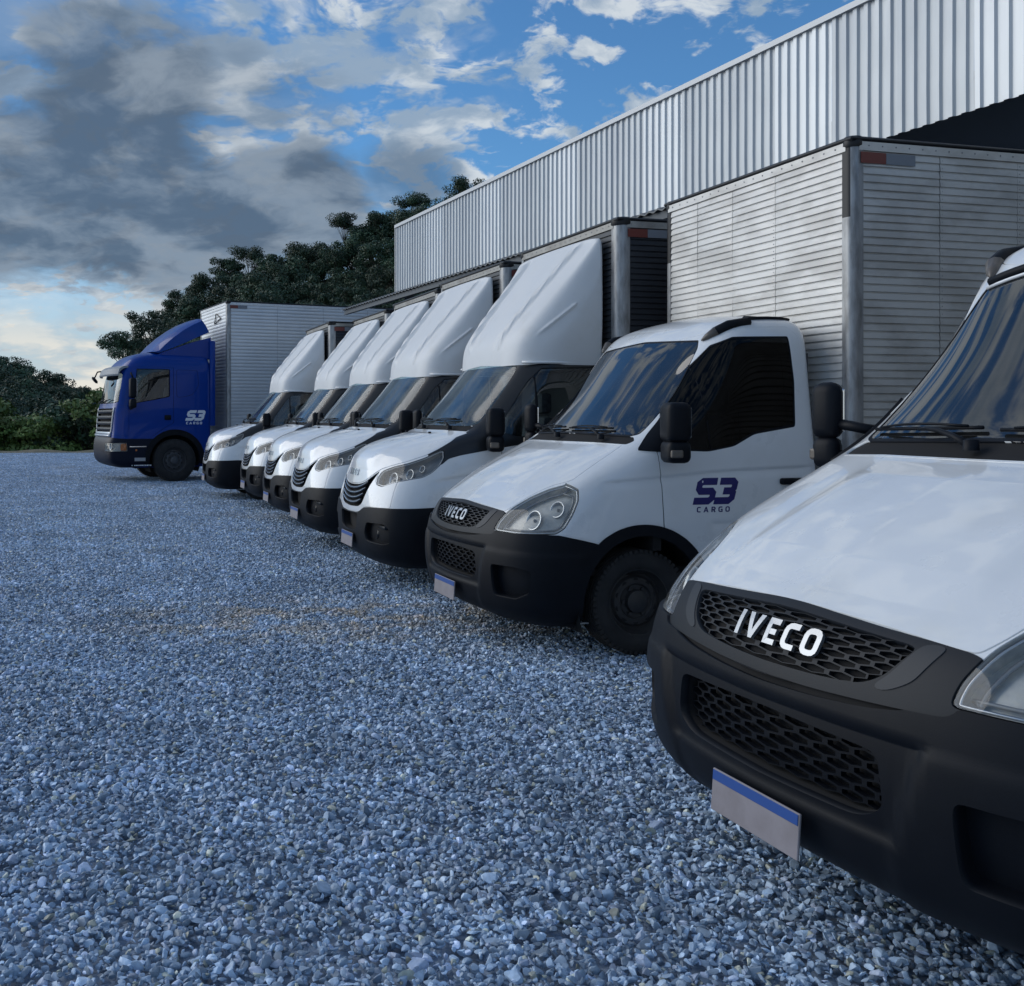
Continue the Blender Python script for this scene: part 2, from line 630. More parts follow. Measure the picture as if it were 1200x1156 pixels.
def inside(pts, poly):
    x, y = pts[:, 0], pts[:, 1]
    res = np.zeros(len(pts), bool)
    lo, hi = poly.min(0), poly.max(0)
    cand = np.where((x >= lo[0]) & (x <= hi[0]) & (y >= lo[1]) & (y <= hi[1]))[0]
    if len(cand) == 0:
        return res
    xc, yc = x[cand], y[cand]
    r = np.zeros(len(cand), bool)
    n = len(poly)
    for i in range(n):
        x1, y1 = poly[i]
        x2, y2 = poly[(i + 1) % n]
        if y1 == y2:
            continue
        c = ((y1 > yc) != (y2 > yc)) & (xc < (x2 - x1) * (yc - y1) / (y2 - y1) + x1)
        r ^= c
    res[cand] = r
    return res


def partition(s, regions, nu=150, nv=110):
    """regions: list of dict(name, pts, r, gap, centre, sides) in priority order"""
    V = []
    E = []
    U = np.linspace(-s.Lu, s.Lu, nu)
    W = np.linspace(0, s.Lv, nv)
    gx, gy = np.meshgrid(U, W)
    gx = gx + np.where(np.arange(nv)[:, None] % 2 == 0, 0, 0)
    V += [(float(a), float(b)) for a, b in zip(gx.ravel(), gy.ravel())]
    polys = []
    for rg in regions:
        out, inn = s.poly(rg['pts'], rg.get('r', 0), rg.get('gap', 0), rg.get('centre', False), rg.get('ds', 0.014))
        lst = [(rg['name'], out, inn)]
        if not rg.get('centre', False):
            mo, mi = out.copy(), inn.copy()
            mo[:, 0] *= -1
            mi[:, 0] *= -1
            lst.append((rg['name'] + '*', mo[::-1], mi[::-1]))
        for nm, o, i_ in lst:
            polys.append((nm, o, i_))
            for Q in ([o, i_] if rg.get('gap', 0) > 0 else [o]):
                Q = np.clip(Q, [-s.Lu + 1e-4, 1e-4], [s.Lu - 1e-4, s.Lv - 1e-4])
                b = len(V)
                V += [(float(a), float(c)) for a, c in Q]
                E += [(b + k, b + (k + 1) % len(Q)) for k in range(len(Q))]
    ov, oe, of, *_ = delaunay_2d_cdt([Vector(v) for v in V], E, [], 0, 1e-5)
    ov = np.array([(v.x, v.y) for v in ov])
    T = np.array([f for f in of if len(f) == 3])
    cen = ov[T].mean(1)
    lab = np.full(len(T), -1)
    gapm = np.zeros(len(T), bool)
    names = []
    for k, (nm, o, i_) in enumerate(polys):
        names.append(nm)
        free = lab == -1
        ino = inside(cen, o) & free
        ini = inside(cen, i_) if i_ is not o else ino
        lab[ino] = k
        gapm[ino & ~ini] = True
    s.uv, s.T, s.lab, s.gapm, s.names = ov, T, lab, gapm, names
    s.pos, s.nor = s.full(ov[:, 0] / s.Lu, ov[:, 1] / s.Lv)
    s.polys = {nm: (o, i_) for nm, o, i_ in polys}
    return s


def panel_mesh(s, sel, off=0.0, skirt=0.012, flip=False):
    """sel: boolean over triangles; returns verts, faces, normals"""
    T = s.T[sel]
    if len(T) == 0:
        return [], [], []
    used, invx = np.unique(T.ravel(), return_inverse=True)
    T2 = invx.reshape(T.shape)
    P = s.pos[used] + s.nor[used] * off
    N = s.nor[used]
    a = P[T2]
    fn = np.cross(a[:, 1] - a[:, 0], a[:, 2] - a[:, 0])
    sgn = np.einsum('ij,ij->i', fn, N[T2[:, 0]]) < 0
    T2[sgn] = T2[sgn][:, ::-1]
    if flip:
        T2 = T2[:, ::-1]
    verts, faces, nors = list(P), [tuple(t) for t in T2], list(N)
    if skirt:
        cnt = {}
        for t in T2:
            for i in range(3):
                cnt[(t[i], t[(i + 1) % 3])] = 1
        bnd = [(i, j) for (i, j) in cnt if (j, i) not in cnt]
        mp = {}
        tang = {}
        for i, j in bnd:
            d = P[j] - P[i]
            for k in (i, j):
                tang[k] = tang.get(k, 0) + d
        for k, d in tang.items():
            o = np.cross(d, N[k])
            o = o / max(np.linalg.norm(o), 1e-9)
            b = len(verts)
            n1 = o * 0.75 + N[k] * 0.65
            n1 /= np.linalg.norm(n1)
            verts.append(P[k])
            nors.append(n1)
            verts.append(P[k] - N[k] * skirt)
            nors.append(o)
            mp[k] = b
        for i, j in bnd:
            faces.append((mp[j], mp[i], mp[i] + 1, mp[j] + 1))
    return verts, faces, nors


def panel(s, nm, name, m, parent, off=0.0, skirt=0.012, include_gap=False, label=None):
    ks = [k for k, n_ in enumerate(s.names) if n_ == nm]
    sel = np.isin(s.lab, ks)
    if not include_gap:
        sel &= ~s.gapm
    v, f, n = panel_mesh(s, sel, off, skirt)
    if not v:
        return None
    return add(name, v, f, m, parent, True, n, label)


# ---- lettering as strokes
def arc(cx, cy, r, a0, a1, n=5):
    return [(cx + r * math.cos(R(a0 + (a1 - a0) * i / n)), cy + r * math.sin(R(a0 + (a1 - a0) * i / n))) for i in range(n + 1)]


GLYPH = {
    'I': (0.18, [([(0.09, 0), (0.09, 1)], 0)]),
    'V': (0.92, [([[(0, 1), (.25, 1), (.56, 0), (.36, 0)], [(.67, 1), (.92, 1), (.56, 0), (.36, 0)]], 2)]),
    'E': (0.58, [([(0.58, 0.9), (0.1, 0.9), (0.1, 0.1), (0.58, 0.1)], 0), ([(0.1, 0.5), (0.52, 0.5)], 0)]),
    'C': (0.66, [([(0.66, 0.9), (0.3, 0.9)] + arc(0.3, 0.7, 0.2, 90, 180, 3)[1:] + arc(0.3, 0.3, 0.2, 180, 270, 3) + [(0.66, 0.1)], 0)]),
    'O': (0.78, [(arc(0.3, 0.7, 0.2, 90, 180, 3) + arc(0.3, 0.3, 0.2, 180, 270, 3) + arc(0.48, 0.3, 0.2, 270, 360, 3) + arc(0.48, 0.7, 0.2, 0, 90, 3), 1)]),
    'A': (0.90, [([[(0, 0), (.22, 0), (.54, 1), (.36, 1)], [(.68, 0), (.90, 0), (.54, 1), (.36, 1)], [(.22, .18), (.68, .18), (.62, .36), (.28, .36)]], 2)]),
    'R': (0.72, [([(0.1, 0), (0.1, 0.9), (0.45, 0.9)] + arc(0.45, 0.68, 0.2, 90, -90, 5) + [(0.12, 0.46)], 0), ([(0.4, 0.45), (0.66, 0)], 0)]),
    'G': (0.74, [([(0.70, 0.9), (0.3, 0.9)] + arc(0.3, 0.7, 0.2, 90, 180, 3)[1:] + arc(0.3, 0.3, 0.2, 180, 270, 3) + [(0.66, 0.1), (0.66, 0.48), (0.42, 0.48)], 0)]),
    'S': (1.0, [([(1.0, 0.9), (0.28, 0.9), (0.13, 0.80), (0.13, 0.62), (0.25, 0.5), (0.78, 0.5), (0.9, 0.40), (0.9, 0.22), (0.75, 0.1), (0.0, 0.1)], 0)]),
    '3': (1.0, [([(0.12, 0.9), (0.78, 0.9), (0.9, 0.80), (0.9, 0.62), (0.78, 0.5), (0.38, 0.5)], 0), ([(0.78, 0.5), (0.9, 0.40), (0.9, 0.22), (0.75, 0.1), (0.02, 0.1)], 0)]),
}


def ribbon(line, closed, th, sub=0.25):
    P = [Vector(p) for p in line]
    n = len(P)
    L, Rr = [], []
    for i in range(n):
        a = P[i - 1] if (i > 0 or closed) else None
        b = P[(i + 1) % n] if (i < n - 1 or closed) else None
        d1 = (P[i] - a).normalized() if a is not None else None
        d2 = (b - P[i]).normalized() if b is not None else None
        if d1 is None:
            d1 = d2
        if d2 is None:
            d2 = d1
        n1 = Vector((-d1.y, d1.x))
        n2 = Vector((-d2.y, d2.x))
        m = (n1 + n2)
        m = m.normalized() if m.length > 1e-6 else n1
        k = th / 2 / max(0.62, m.dot(n1))
        L.append(P[i] + m * k)
        Rr.append(P[i] - m * k)
    quads = []
    rng_ = range(n if closed else n - 1)
    for i in rng_:
        j = (i + 1) % n
        seg = (P[j] - P[i]).length
        m = max(1, int(seg / sub))
        for q in range(m):
            t0, t1 = q / m, (q + 1) / m
            quads.append([L[i].lerp(L[j], t0), Rr[i].lerp(Rr[j], t0), Rr[i].lerp(Rr[j], t1), L[i].lerp(L[j], t1)])
    return quads


def text_quads(txt, h, th, gap=0.16, shear=0.0, wide=1.0):
    """quads per letter, centred, x to the right, y up"""
    letters = []
    x = 0
    for ch in txt:
        wd, strokes = GLYPH[ch]
        qs = []
        for line, cl in strokes:
            if cl == 2:
                rq = []
                for q in line:
                    a_, b_, c_, d_ = [Vector(p) for p in q]
                    for k in range(4):
                        t0, t1 = k / 4, (k + 1) / 4
                        rq.append([a_.lerp(d_, t0), b_.lerp(c_, t0), b_.lerp(c_, t1), a_.lerp(d_, t1)])
            else:
                rq = ribbon(line, cl, th)
            for q in rq:
                qs.append([((p.x * wide + x + p.y * shear) * h, p.y * h) for p in q])
        letters.append(qs)
        x += wd * wide + gap
    W = (x - gap) * h
    return [[[(a - W / 2, b - h / 2) for a, b in q] for q in qs] for qs in letters], W


def flat_text(name, txt, h, th, m, parent, place, thick=0.004, **kw):
    """place(a,b,t) -> 3D point; every letter its own part"""
    letters, W = text_quads(txt, h, th, **kw)
    out = []
    for qs in letters:
        mb = MB()
        for q in qs:
            A = [place(a, b, thick) for a, b in q]
            B = [place(a, b, 0) for a, b in q]
            mb.raw(A + B, [(0, 1, 2, 3), (0, 4, 5, 1), (1, 5, 6, 2), (2, 6, 7, 3), (3, 7, 4, 0)])
        o = mb.build(name, m, parent)
        out.append(o)
    return out


def surf_text(s, kind, a0, b0, name, txt, h, th, m, parent, off=0.002, thick=0.004, slope=0.0, mirror=1, **kw):
    """letters laid on a surface round the point (a0,b0) of its front or side plane"""
    letters, W = text_quads(txt, h, th, **kw)
    for qs in letters:
        pts = [p for q in qs for p in q]
        A = np.array([a0 + mirror * p[0] for p in pts])
        Bq = np.array([b0 + p[1] + slope * p[0] for p in pts])
        u, v = s.find(kind, A, Bq)
        p, n = s.full(u, v)
        top = p + n * (off + thick)
        low = p + n * (off - 0.004)
        V, F = [], []
        for k in range(len(qs)):
            b = len(V)
            V += list(top[4 * k:4 * k + 4]) + list(low[4 * k:4 * k + 4])
            F += [(b, b + 1, b + 2, b + 3), (b, b + 4, b + 5, b + 1), (b + 1, b + 5, b + 6, b + 2), (b + 2, b + 6, b + 7, b + 3), (b + 3, b + 7, b + 4, b)]
        if mirror < 0:
            F = [f[::-1] for f in F]
        add(name, V, F, m, parent)


def hexes(s, nm, cw, ch, off, depth, m, parent, name='mesh_grid', inset_d=0.01, bar=0.80):
    """real honeycomb cells over a region"""
    mb = MB()
    for key in (nm, nm + '*'):
        if key not in s.polys:
            continue
        poly = inset(s.polys[key][1], inset_d)
        lo, hi = poly.min(0), poly.max(0)
        cs = []
        r = 0
        y = lo[1]
        while y < hi[1]:
            x = lo[0] + (cw * 0.5 if r % 2 else 0)
            while x < hi[0]:
                cs.append((x, y))
                x += cw
            y += ch * 0.75
            r += 1
        cs = np.array(cs)
        cs = cs[inside(cs, poly)]
        hexp = np.array([(0, .5), (.5, .25), (.5, -.25), (0, -.5), (-.5, -.25), (-.5, .25)]) * [cw, ch]
        for c in cs:
            ring = np.concatenate([c + hexp, c + hexp * bar, c + hexp * bar])
            p, n = s.full(ring[:, 0] / s.Lu, ring[:, 1] / s.Lv)
            o = np.array([off] * 12 + [off - depth] * 6)
            q = p + n * o[:, None]
            F = []
            for k in range(6):
                k2 = (k + 1) % 6
                F.append((k2, k, 6 + k, 6 + k2))
                F.append((6 + k2, 6 + k, 12 + k, 12 + k2))
            mb.raw(q, F)
    return mb.build(name, m, parent, kind='stuff')
# ------------------------------------------------------------------ ground
def ground_mat():
    m = bpy.data.materials.new('gravel_ground')
    m.use_nodes = True
    t = NT(m.node_tree)
    p = t.n['Principled BSDF']
    g = t.add('ShaderNodeNewGeometry')
    P = g.outputs['Position']
    vo = t.add('ShaderNodeTexVoronoi', ins={'Vector': P, 'Scale': 34.0})
    c = t.ramp(vo.outputs['Color'], [(0.0, (0.16, 0.20, 0.26)), (0.55, (0.28, 0.36, 0.47)), (1.0, (0.42, 0.52, 0.66))])
    t.l.new(c, p.inputs['Base Color'])
    p.inputs['Roughness'].default_value = 0.7
    b = t.add('ShaderNodeBump', ins={'Strength': 0.8, 'Distance': 0.03, 'Height': t.math('MULTIPLY', vo.outputs['Distance'], -1.0)})
    t.l.new(b.outputs[0], p.inputs['Normal'])
    return m


def stone_mat():
    m = bpy.data.materials.new('gravel_stone')
    m.use_nodes = True
    t = NT(m.node_tree)
    p = t.n['Principled BSDF']
    at = t.add('ShaderNodeAttribute', attribute_name='tone')
    g = t.add('ShaderNodeNewGeometry')
    P = g.outputs['Position']
    tcx = t.add('ShaderNodeTexCoord')
    # patches of browner, dirtier stone that belong to the yard
    dirt = t.smooth(t.noise(P, 0.42, 4, 0.6), 0.55, 0.72)
    blob_ = t.vmath('LENGTH', t.vmath('MULTIPLY', t.vmath('SUBTRACT', P, (0.05, 7.9, 0)), (0.45, 1.0, 0)), out=1)
    dirt2 = t.math('MULTIPLY', t.smooth(blob_, 1.3, 0.3), t.smooth(t.noise(P, 3.0, 4, 0.6), 0.40, 0.60))
    grey = t.mix(1.0, at.outputs['Color'], STONETINT, 'MULTIPLY')
    brown = t.mix(1.0, at.outputs['Color'], (1.0, 0.90, 0.76), 'MULTIPLY')
    c = t.mix(t.math('MULTIPLY', t.math('MAXIMUM', t.math('MULTIPLY', dirt, 0.35), t.math('MULTIPLY', dirt2, 0.9)), 0.9), grey, brown)
    fine = t.noise(tcx.outputs['Object'], 55, 4, 0.6)
    c = t.mix(1.0, c, t.mix(t.smooth(t.noise(P, 0.9, 5, 0.65), 0.35, 0.65), (0.80, 0.80, 0.80), (1.08, 1.08, 1.08)), 'MULTIPLY')
    c = t.mix(0.35, c, t.ramp(fine, [(0.35, 0.25), (0.65, 1.0)]), 'MULTIPLY')
    t.l.new(c, p.inputs['Base Color'])
    p.inputs['Roughness'].default_value = 0.48
    return m


NSTONE = 2900
STONETINT = (0.74, 0.97, 1.25)
GM = ground_mat()
SM = stone_mat()

# one sheet of ground: flat yard, falling away beyond its far edge, hills behind
def terrain_z(x, y):
    z = -0.03
    if y > 46:
        z -= min((y - 46) * 0.10, 3.0)
    # wooded hill on the right
    ax = x / max(y, 1)                                  # bearing
    px = 400 + 1200 * ax
    top = np.interp(px, [60, 140, 200, 300, 400, 470, 540, 700, 1200], [0.0, 0.062, 0.095, 0.145, 0.172, 0.190, 0.212, 0.22, 0.20])
    rise = np.clip((y - 95) / 85, 0, 1)
    rise = rise * rise * (3 - 2 * rise)
    z += rise * (top * 180 * 1.0 - 2.0)
    # lower bank on the left
    tl = np.interp(px, [-400, 0, 60, 110, 160, 220], [0.045, 0.040, 0.028, 0.012, 0.0, 0.0])
    r2 = np.clip((y - 55) / 45, 0, 1)
    if y < 250:
        z += r2 * tl * 100 * (1 - rise * 0.5)
    z += noise.noise(Vector((x * .03, y * .03, 0))) * 1.5 * np.clip((y - 60) / 60, 0, 1)
    if y > 200:
        z -= (y - 200) * 0.06
    if y > 260:
        z = max(z, -30 + (y - 260) * 0.0)
    return z


xs = np.concatenate([np.linspace(-900, -130, 12), np.linspace(-110, 110, 56), np.linspace(130, 900, 12)])
ysg = np.concatenate([[-60, -30, -12, 0, 10, 20, 30, 38, 44, 46, 48], np.linspace(52, 240, 48), np.linspace(270, 2600, 14)])
V, F = [], []
for y in ysg:
    for x in xs:
        V.append((x, y, terrain_z(x, y)))
nx = len(xs)
ymat = []
for j in range(len(ysg) - 1):
    for i in range(nx - 1):
        F.append((j * nx + i, j * nx + i + 1, (j + 1) * nx + i + 1, (j + 1) * nx + i))
        ymat.append(0 if ysg[j] < 46 else 1)
EARTH = mat('undergrowth_earth', (0.018, 0.028, 0.016), 0.9, var=0.6, vscale=0.4, vcol=(0.035, 0.042, 0.018))
gro = add('ground', V, F, [GM, EARTH], None, True, None, None, 'structure')
gro.data.polygons.foreach_set('material_index', ymat)

# ---- gravel: real stones, tiles of stones instanced over the yard as one piece of stuff
def stone_tile(seed, n, size=1.0):
    rs = np.random.default_rng(seed)
    bm = bmesh.new()
    bmesh.ops.create_icosphere(bm, subdivisions=2, radius=1.0)
    base2 = np.array([v.co[:] for v in bm.verts])
    f2 = np.array([[v.index for v in f.verts] for f in bm.faces])
    bm.free()
    bm = bmesh.new()
    bmesh.ops.create_icosphere(bm, subdivisions=1, radius=1.0)
    base = np.array([v.co[:] for v in bm.verts])
    ft = np.array([[v.index for v in f.verts] for f in bm.faces])
    bm.free()
    shapes = []
    for k in range(24):
        q = base2.copy()
        for _ in range(rs.integers(6, 11)):          # chip flats off a ball
            d = rs.normal(size=3)
            d /= np.linalg.norm(d)
            h = rs.uniform(0.25, 0.72)
            dd = q @ d
            q = q - np.where(dd > h, dd - h, 0)[:, None] * d * 0.93
        q *= np.array([1.0, rs.uniform(0.55, 0.95), rs.uniform(0.35, 0.7)])
        shapes.append(q)
    nv = len(base2)
    VV = np.zeros((n * nv, 3))
    CC = np.zeros((n * nv, 4))
    for i in range(n):
        q = shapes[rs.integers(24)]
        r = 0.0155 * rs.lognormal(0, 0.32)
        a, b_, c_ = rs.uniform(0, 6.28), rs.normal() * 0.45, rs.normal() * 0.45
        Rz = np.array([[math.cos(a), -math.sin(a), 0], [math.sin(a), math.cos(a), 0], [0, 0, 1]])
        Rx = np.array([[1, 0, 0], [0, math.cos(b_), -math.sin(b_)], [0, math.sin(b_), math.cos(b_)]])
        Ry = np.array([[math.cos(c_), 0, math.sin(c_)], [0, 1, 0], [-math.sin(c_), 0, math.cos(c_)]])
        x, y = rs.uniform(-size / 2, size / 2, 2)
        lump = 0.010 * math.sin(x * 6.28 / size) * math.cos(y * 6.28 / size)
        VV[i * nv:(i + 1) * nv] = (q * r) @ (Rz @ Rx @ Ry).T + [x, y, rs.uniform(-0.006, 0.012) + lump * 0]
        t = min(0.85, 0.52 * rs.lognormal(0, 0.34))
        col = np.array([t, t, t])
        if rs.random() < 0.05:
            col = col * [1.5, 1.2, 0.8]
        elif rs.random() < 0.10:
            col = col * [1.1, 1.0, 1.0] * 1.3
        CC[i * nv:(i + 1) * nv] = [*col, 1]
    FF = (f2[None] + (np.arange(n) * nv)[:, None, None]).reshape(-1, 3)
    me = bpy.data.meshes.new('gravel_tile')
    me.vertices.add(len(VV))
    me.vertices.foreach_set('co', VV.ravel())
    me.loops.add(FF.size)
    me.loops.foreach_set('vertex_index', FF.ravel())
    me.polygons.add(len(FF))
    me.polygons.foreach_set('loop_start', np.arange(0, FF.size, 3))
    me.polygons.foreach_set('loop_total', np.full(len(FF), 3))
    me.update()
    ca = me.color_attributes.new('tone', 'FLOAT_COLOR', 'POINT')
    ca.data.foreach_set('color', CC.ravel())
    me.polygons.foreach_set('use_smooth', np.zeros(len(FF), bool))
    me.validate()
    me.materials.append(SM)
    return me


tiles = bpy.data.collections.new('gravel_tiles')
for k in range(3):
    o = bpy.data.objects.new('gravel_tile', stone_tile(11 + k, NSTONE))
    tiles.objects.link(o)
pts = []
for j in range(1, 47):
    for i in range(-26, 14):
        y, x = j * 0.97, i * 0.97
        if -0.40 * y - 2.2 < x < 0.80 * y + 1.6 and x < 9.2 - y / 3:
            pts.append((x, y, 0.001 + 0.012 * noise.noise(Vector((x * .35, y * .35, 0))) - 0.006))
gme = bpy.data.meshes.new('gravel')
gme.from_pydata(pts, [], [])
gravel = link('gravel', gme, None, None, 'stuff')
ng = bpy.data.node_groups.new('scatter_gravel', 'GeometryNodeTree')
ng.interface.new_socket('Geometry', in_out='INPUT', socket_type='NodeSocketGeometry')
ng.interface.new_socket('Geometry', in_out='OUTPUT', socket_type='NodeSocketGeometry')
gi = ng.nodes.new('NodeGroupInput')
go = ng.nodes.new('NodeGroupOutput')
ci = ng.nodes.new('GeometryNodeCollectionInfo')
ci.inputs[0].default_value = tiles
ci.inputs[1].default_value = True
ci.inputs[2].default_value = True
iop = ng.nodes.new('GeometryNodeInstanceOnPoints')
iop.inputs['Pick Instance'].default_value = True
rvn = ng.nodes.new('FunctionNodeRandomValue')
rvn.data_type = 'INT'
rvn.inputs[4].default_value = 0
rvn.inputs[5].default_value = 3
mu = ng.nodes.new('ShaderNodeMath')
mu.operation = 'MULTIPLY'
mu.inputs[1].default_value = math.pi / 2
cx = ng.nodes.new('ShaderNodeCombineXYZ')
ng.links.new(gi.outputs[0], iop.inputs['Points'])
ng.links.new(ci.outputs[0], iop.inputs['Instance'])
ng.links.new(rvn.outputs[2], mu.inputs[0])
ng.links.new(mu.outputs[0], cx.inputs[2])
ng.links.new(cx.outputs[0], iop.inputs['Rotation'])
ng.links.new(iop.outputs[0], go.inputs[0])
md = gravel.modifiers.new('scatter', 'NODES')
md.node_group = ng

# ------------------------------------------------------------------ the shed
WA = 9.5
WU = Vector((-1 / 3, 1, 0)).normalized()
WN = Vector((-WU.y, WU.x, 0))


def wall_pt(t, out, z):
    """t: distance along the wall from where it meets depth 0"""
    return Vector((WA, 0, 0)) + WU * t + WN * out + Vector((0, 0, z))


SHEET = [mat('galvanised_sheet', (0.52, 0.55, 0.57), 0.5, 0.35, var=0.7, vscale=1.2, vcol=(0.38, 0.41, 0.44), rvar=0.2, stretch=(1, 1, .3)),
         mat('galvanised_sheet_dull', (0.33, 0.36, 0.39), 0.5, 0.35, var=0.5, vscale=1.5, vcol=(0.26, 0.28, 0.31), rvar=0.2, stretch=(1, 1, .3)),
         mat('galvanised_sheet_bright', (0.60, 0.63, 0.65), 0.45, 0.35, var=0.5, vscale=1.0, vcol=(0.45, 0.48, 0.52), rvar=0.2, stretch=(1, 1, .3))]
t_end = 24.5 * 1.0541
shed = thing('warehouse_shed', 'long open shed with a tall fascia of ribbed galvanised sheet behind the vans', 'building', tuple(wall_pt(t_end, 0, 0)), 0)
sheet_me = []
SW, PIT = 0.90, 0.15
for k, mm in enumerate(SHEET):
    V, F = [], []
    prof = []
    for r in range(6):
        b = r * PIT
        prof += [(b, 0), (b + .05, 0), (b + .068, .026), (b + .122, .026), (b + .140, 0)]
    prof.append((SW, 0))
    zs = [4.55, 4.9, 5.3, 5.7, 6.10]
    for z in zs:
        for a, d in prof:
            wv = 0.004 * noise.noise(Vector((a * 2 + k * 9, z * 1.5, 0)))
            q = WU * a + WN * (d + wv)
            V.append((q.x, q.y, z))
    m_ = len(prof)
    for j in range(len(zs) - 1):
        for i in range(m_ - 1):
            F.append((j * m_ + i, (j + 1) * m_ + i, (j + 1) * m_ + i + 1, j * m_ + i + 1))
    me = me_from('wall_sheet', V, F, mm)
    sheet_me.append(me)
t = t_end - 34 * SW
i = 0
pat = [0, 2, 0, 0, 1, 2, 0, 2, 0, 0, 2, 1, 0, 2, 0, 2, 0, 0, 1, 0, 2]
base = Vector(shed.location)
while t < t_end - 0.01:
    o = link('wall_sheet', sheet_me[pat[(i * 7) % len(pat)]], shed)
    p = wall_pt(t, 0.002 * (i % 2), 0) - base
    o.location = (p.x, p.y, 0)
    t = t + SW
    i += 1
    if t >= t_end:
        break


def wall_box(mb, t0, t1, o0, o1, z0, z1, z0b=None, z1b=None):
    """z0b,z1b: heights at o1"""
    z0b = z0 if z0b is None else z0b
    z1b = z1 if z1b is None else z1b
    v = []
    for (o_, a_, b_) in ((o0, z0, z1), (o1, z0b, z1b)):
        for t_ in (t0, t1):
            v.append(wall_pt(t_, o_, a_) - base)
            v.append(wall_pt(t_, o_, b_) - base)
    mb.raw(v, [(0, 2, 3, 1), (4, 5, 7, 6), (0, 1, 5, 4), (2, 6, 7, 3), (0, 4, 6, 2), (1, 3, 7, 5)])
    return mb


sc_ = MB()
for t_ in np.arange(-5.9, t_end, 0.45):
    for z_ in (4.66, 5.28, 5.95):
        q = wall_pt(t_, .003, z_) - base
        u_, n_ = WU * .011, WN * .010
        sc_.raw([q - u_, q + Vector((0, 0, -.011)), q + u_, q + Vector((0, 0, .011)), q + n_], [(0, 1, 4), (1, 2, 4), (2, 3, 4), (3, 0, 4)])
sc_.build('sheet_screws', mat('screw_heads', (0.12, 0.12, 0.12), 0.6), shed, kind='stuff')
TRIM = mat('shed_trim', (0.45, 0.47, 0.49), 0.5, 0.4)
DSTEEL = mat('dark_steel', (0.10, 0.115, 0.13), 0.6, 0.2)
wall_box(MB(), -6, t_end + .03, -.03, .06, 6.09, 6.16).build('coping', TRIM, shed)
wall_box(MB(), t_end + 0.001, t_end + .04, -.05, .045, 4.53, 6.09).build('corner_trim', TRIM, shed)
wall_box(MB(), -6, t_end, -.16, -.02, 4.62, 4.86).build('beam', DSTEEL, shed)
wall_box(MB(), -6, t_end, -.10, -.03, 5.5, 5.62).build('beam', DSTEEL, shed)
wall_box(MB(), -6, t_end, -9.0, -.17, 5.6, 5.66, 4.95, 5.0).build('roof', DSTEEL, shed)
wall_box(MB(), -6, t_end, -9.1, -9.0, 0, 2.6).build('back_wall', mat('shed_wall', (0.20, 0.21, 0.22), 0.8, var=0.5, vscale=1, vcol=(0.12, 0.12, 0.12)), shed)
wall_box(MB(), t_end - .05, t_end + .0, -9.0, -4.2, 0, 5.6, 0, 5.2).build('end_wall', M['shed_wall'], shed)
for t in (-4, 2, 8, 14, 20, t_end - .2):
    wall_box(MB(), t, t + .18, -.36, -.18, 0, 4.95).build('column', DSTEEL, shed)
    wall_box(MB(), t + .02, t + .14, -9.0, -.37, 5.3, 5.55, 4.7, 4.93).build('rafter', DSTEEL, shed)
# low canopy in front of the fascia at the far end
V, F = [], []
tt = np.arange(12.5, t_end + .45, 0.09)
for k, t_ in enumerate(tt):
    up = 0.03 if k % 2 else 0.0
    for o_, z_ in ((-.2, 4.50), (1.25, 4.13)):
        for dz_ in (0, -.02):
            V.append(wall_pt(t_, o_, z_ + up + dz_) - base)
for k in range(len(tt) - 1):
    b = 4 * k
    F += [(b, b + 2, b + 6, b + 4), (b + 1, b + 5, b + 7, b + 3), (b + 2, b + 3, b + 7, b + 6)]
add('canopy', V, F, mat('canopy_sheet', (0.10, 0.11, 0.12), 0.5, 0.4), shed)
wall_box(MB(), 12.5, t_end + .4, 1.12, 1.20, 4.02, 4.12).build('canopy_purlin', DSTEEL, shed)
for t in (13.5, 16.5, 19.5, 22.5, t_end + .3):
    wall_box(MB(), t, t + .07, .0, 1.18, 4.36, 4.46, 4.03, 4.12).build('canopy_bracket', DSTEEL, shed)
add('yard_slab', [tuple(wall_pt(a, b, 0.02)) for a, b in ((-6, .6), (t_end, .6), (t_end, -9), (-6, -9))], [(0, 1, 2, 3)], mat('concrete_slab', (0.22, 0.22, 0.21), 0.8, var=0.5, vscale=1.5, vcol=(0.14, 0.14, 0.14)), None, kind='structure')


# ------------------------------------------------------------------ trees
def leaf_mat(name, c1, c2):
    m = bpy.data.materials.new(name)
    m.use_nodes = True
    t = NT(m.node_tree)
    p = t.n['Principled BSDF']
    at = t.add('ShaderNodeAttribute', attribute_name='tone')
    ob = t.add('ShaderNodeObjectInfo')
    c = t.mix(at.outputs['Fac'], c1, c2)
    hs = t.add('ShaderNodeHueSaturation', ins={'Hue': t.math('ADD', 0.48, t.math('MULTIPLY', ob.outputs['Random'], 0.04)), 'Saturation': 1.0, 'Value': t.math('ADD', 0.7, t.math('MULTIPLY', ob.outputs['Random'], 0.6)), 'Color': c})
    t.l.new(hs.outputs[0], p.inputs['Base Color'])
    p.inputs['Roughness'].default_value = 0.6
    M[name] = m
    return m


LEAF = leaf_mat('dark_foliage', (0.020, 0.046, 0.028), (0.052, 0.098, 0.044))
LEAF2 = leaf_mat('bright_foliage', (0.07, 0.12, 0.03), (0.18, 0.24, 0.06))
BARK = mat('bark', (0.09, 0.075, 0.06), 0.9, var=0.5, vscale=2)


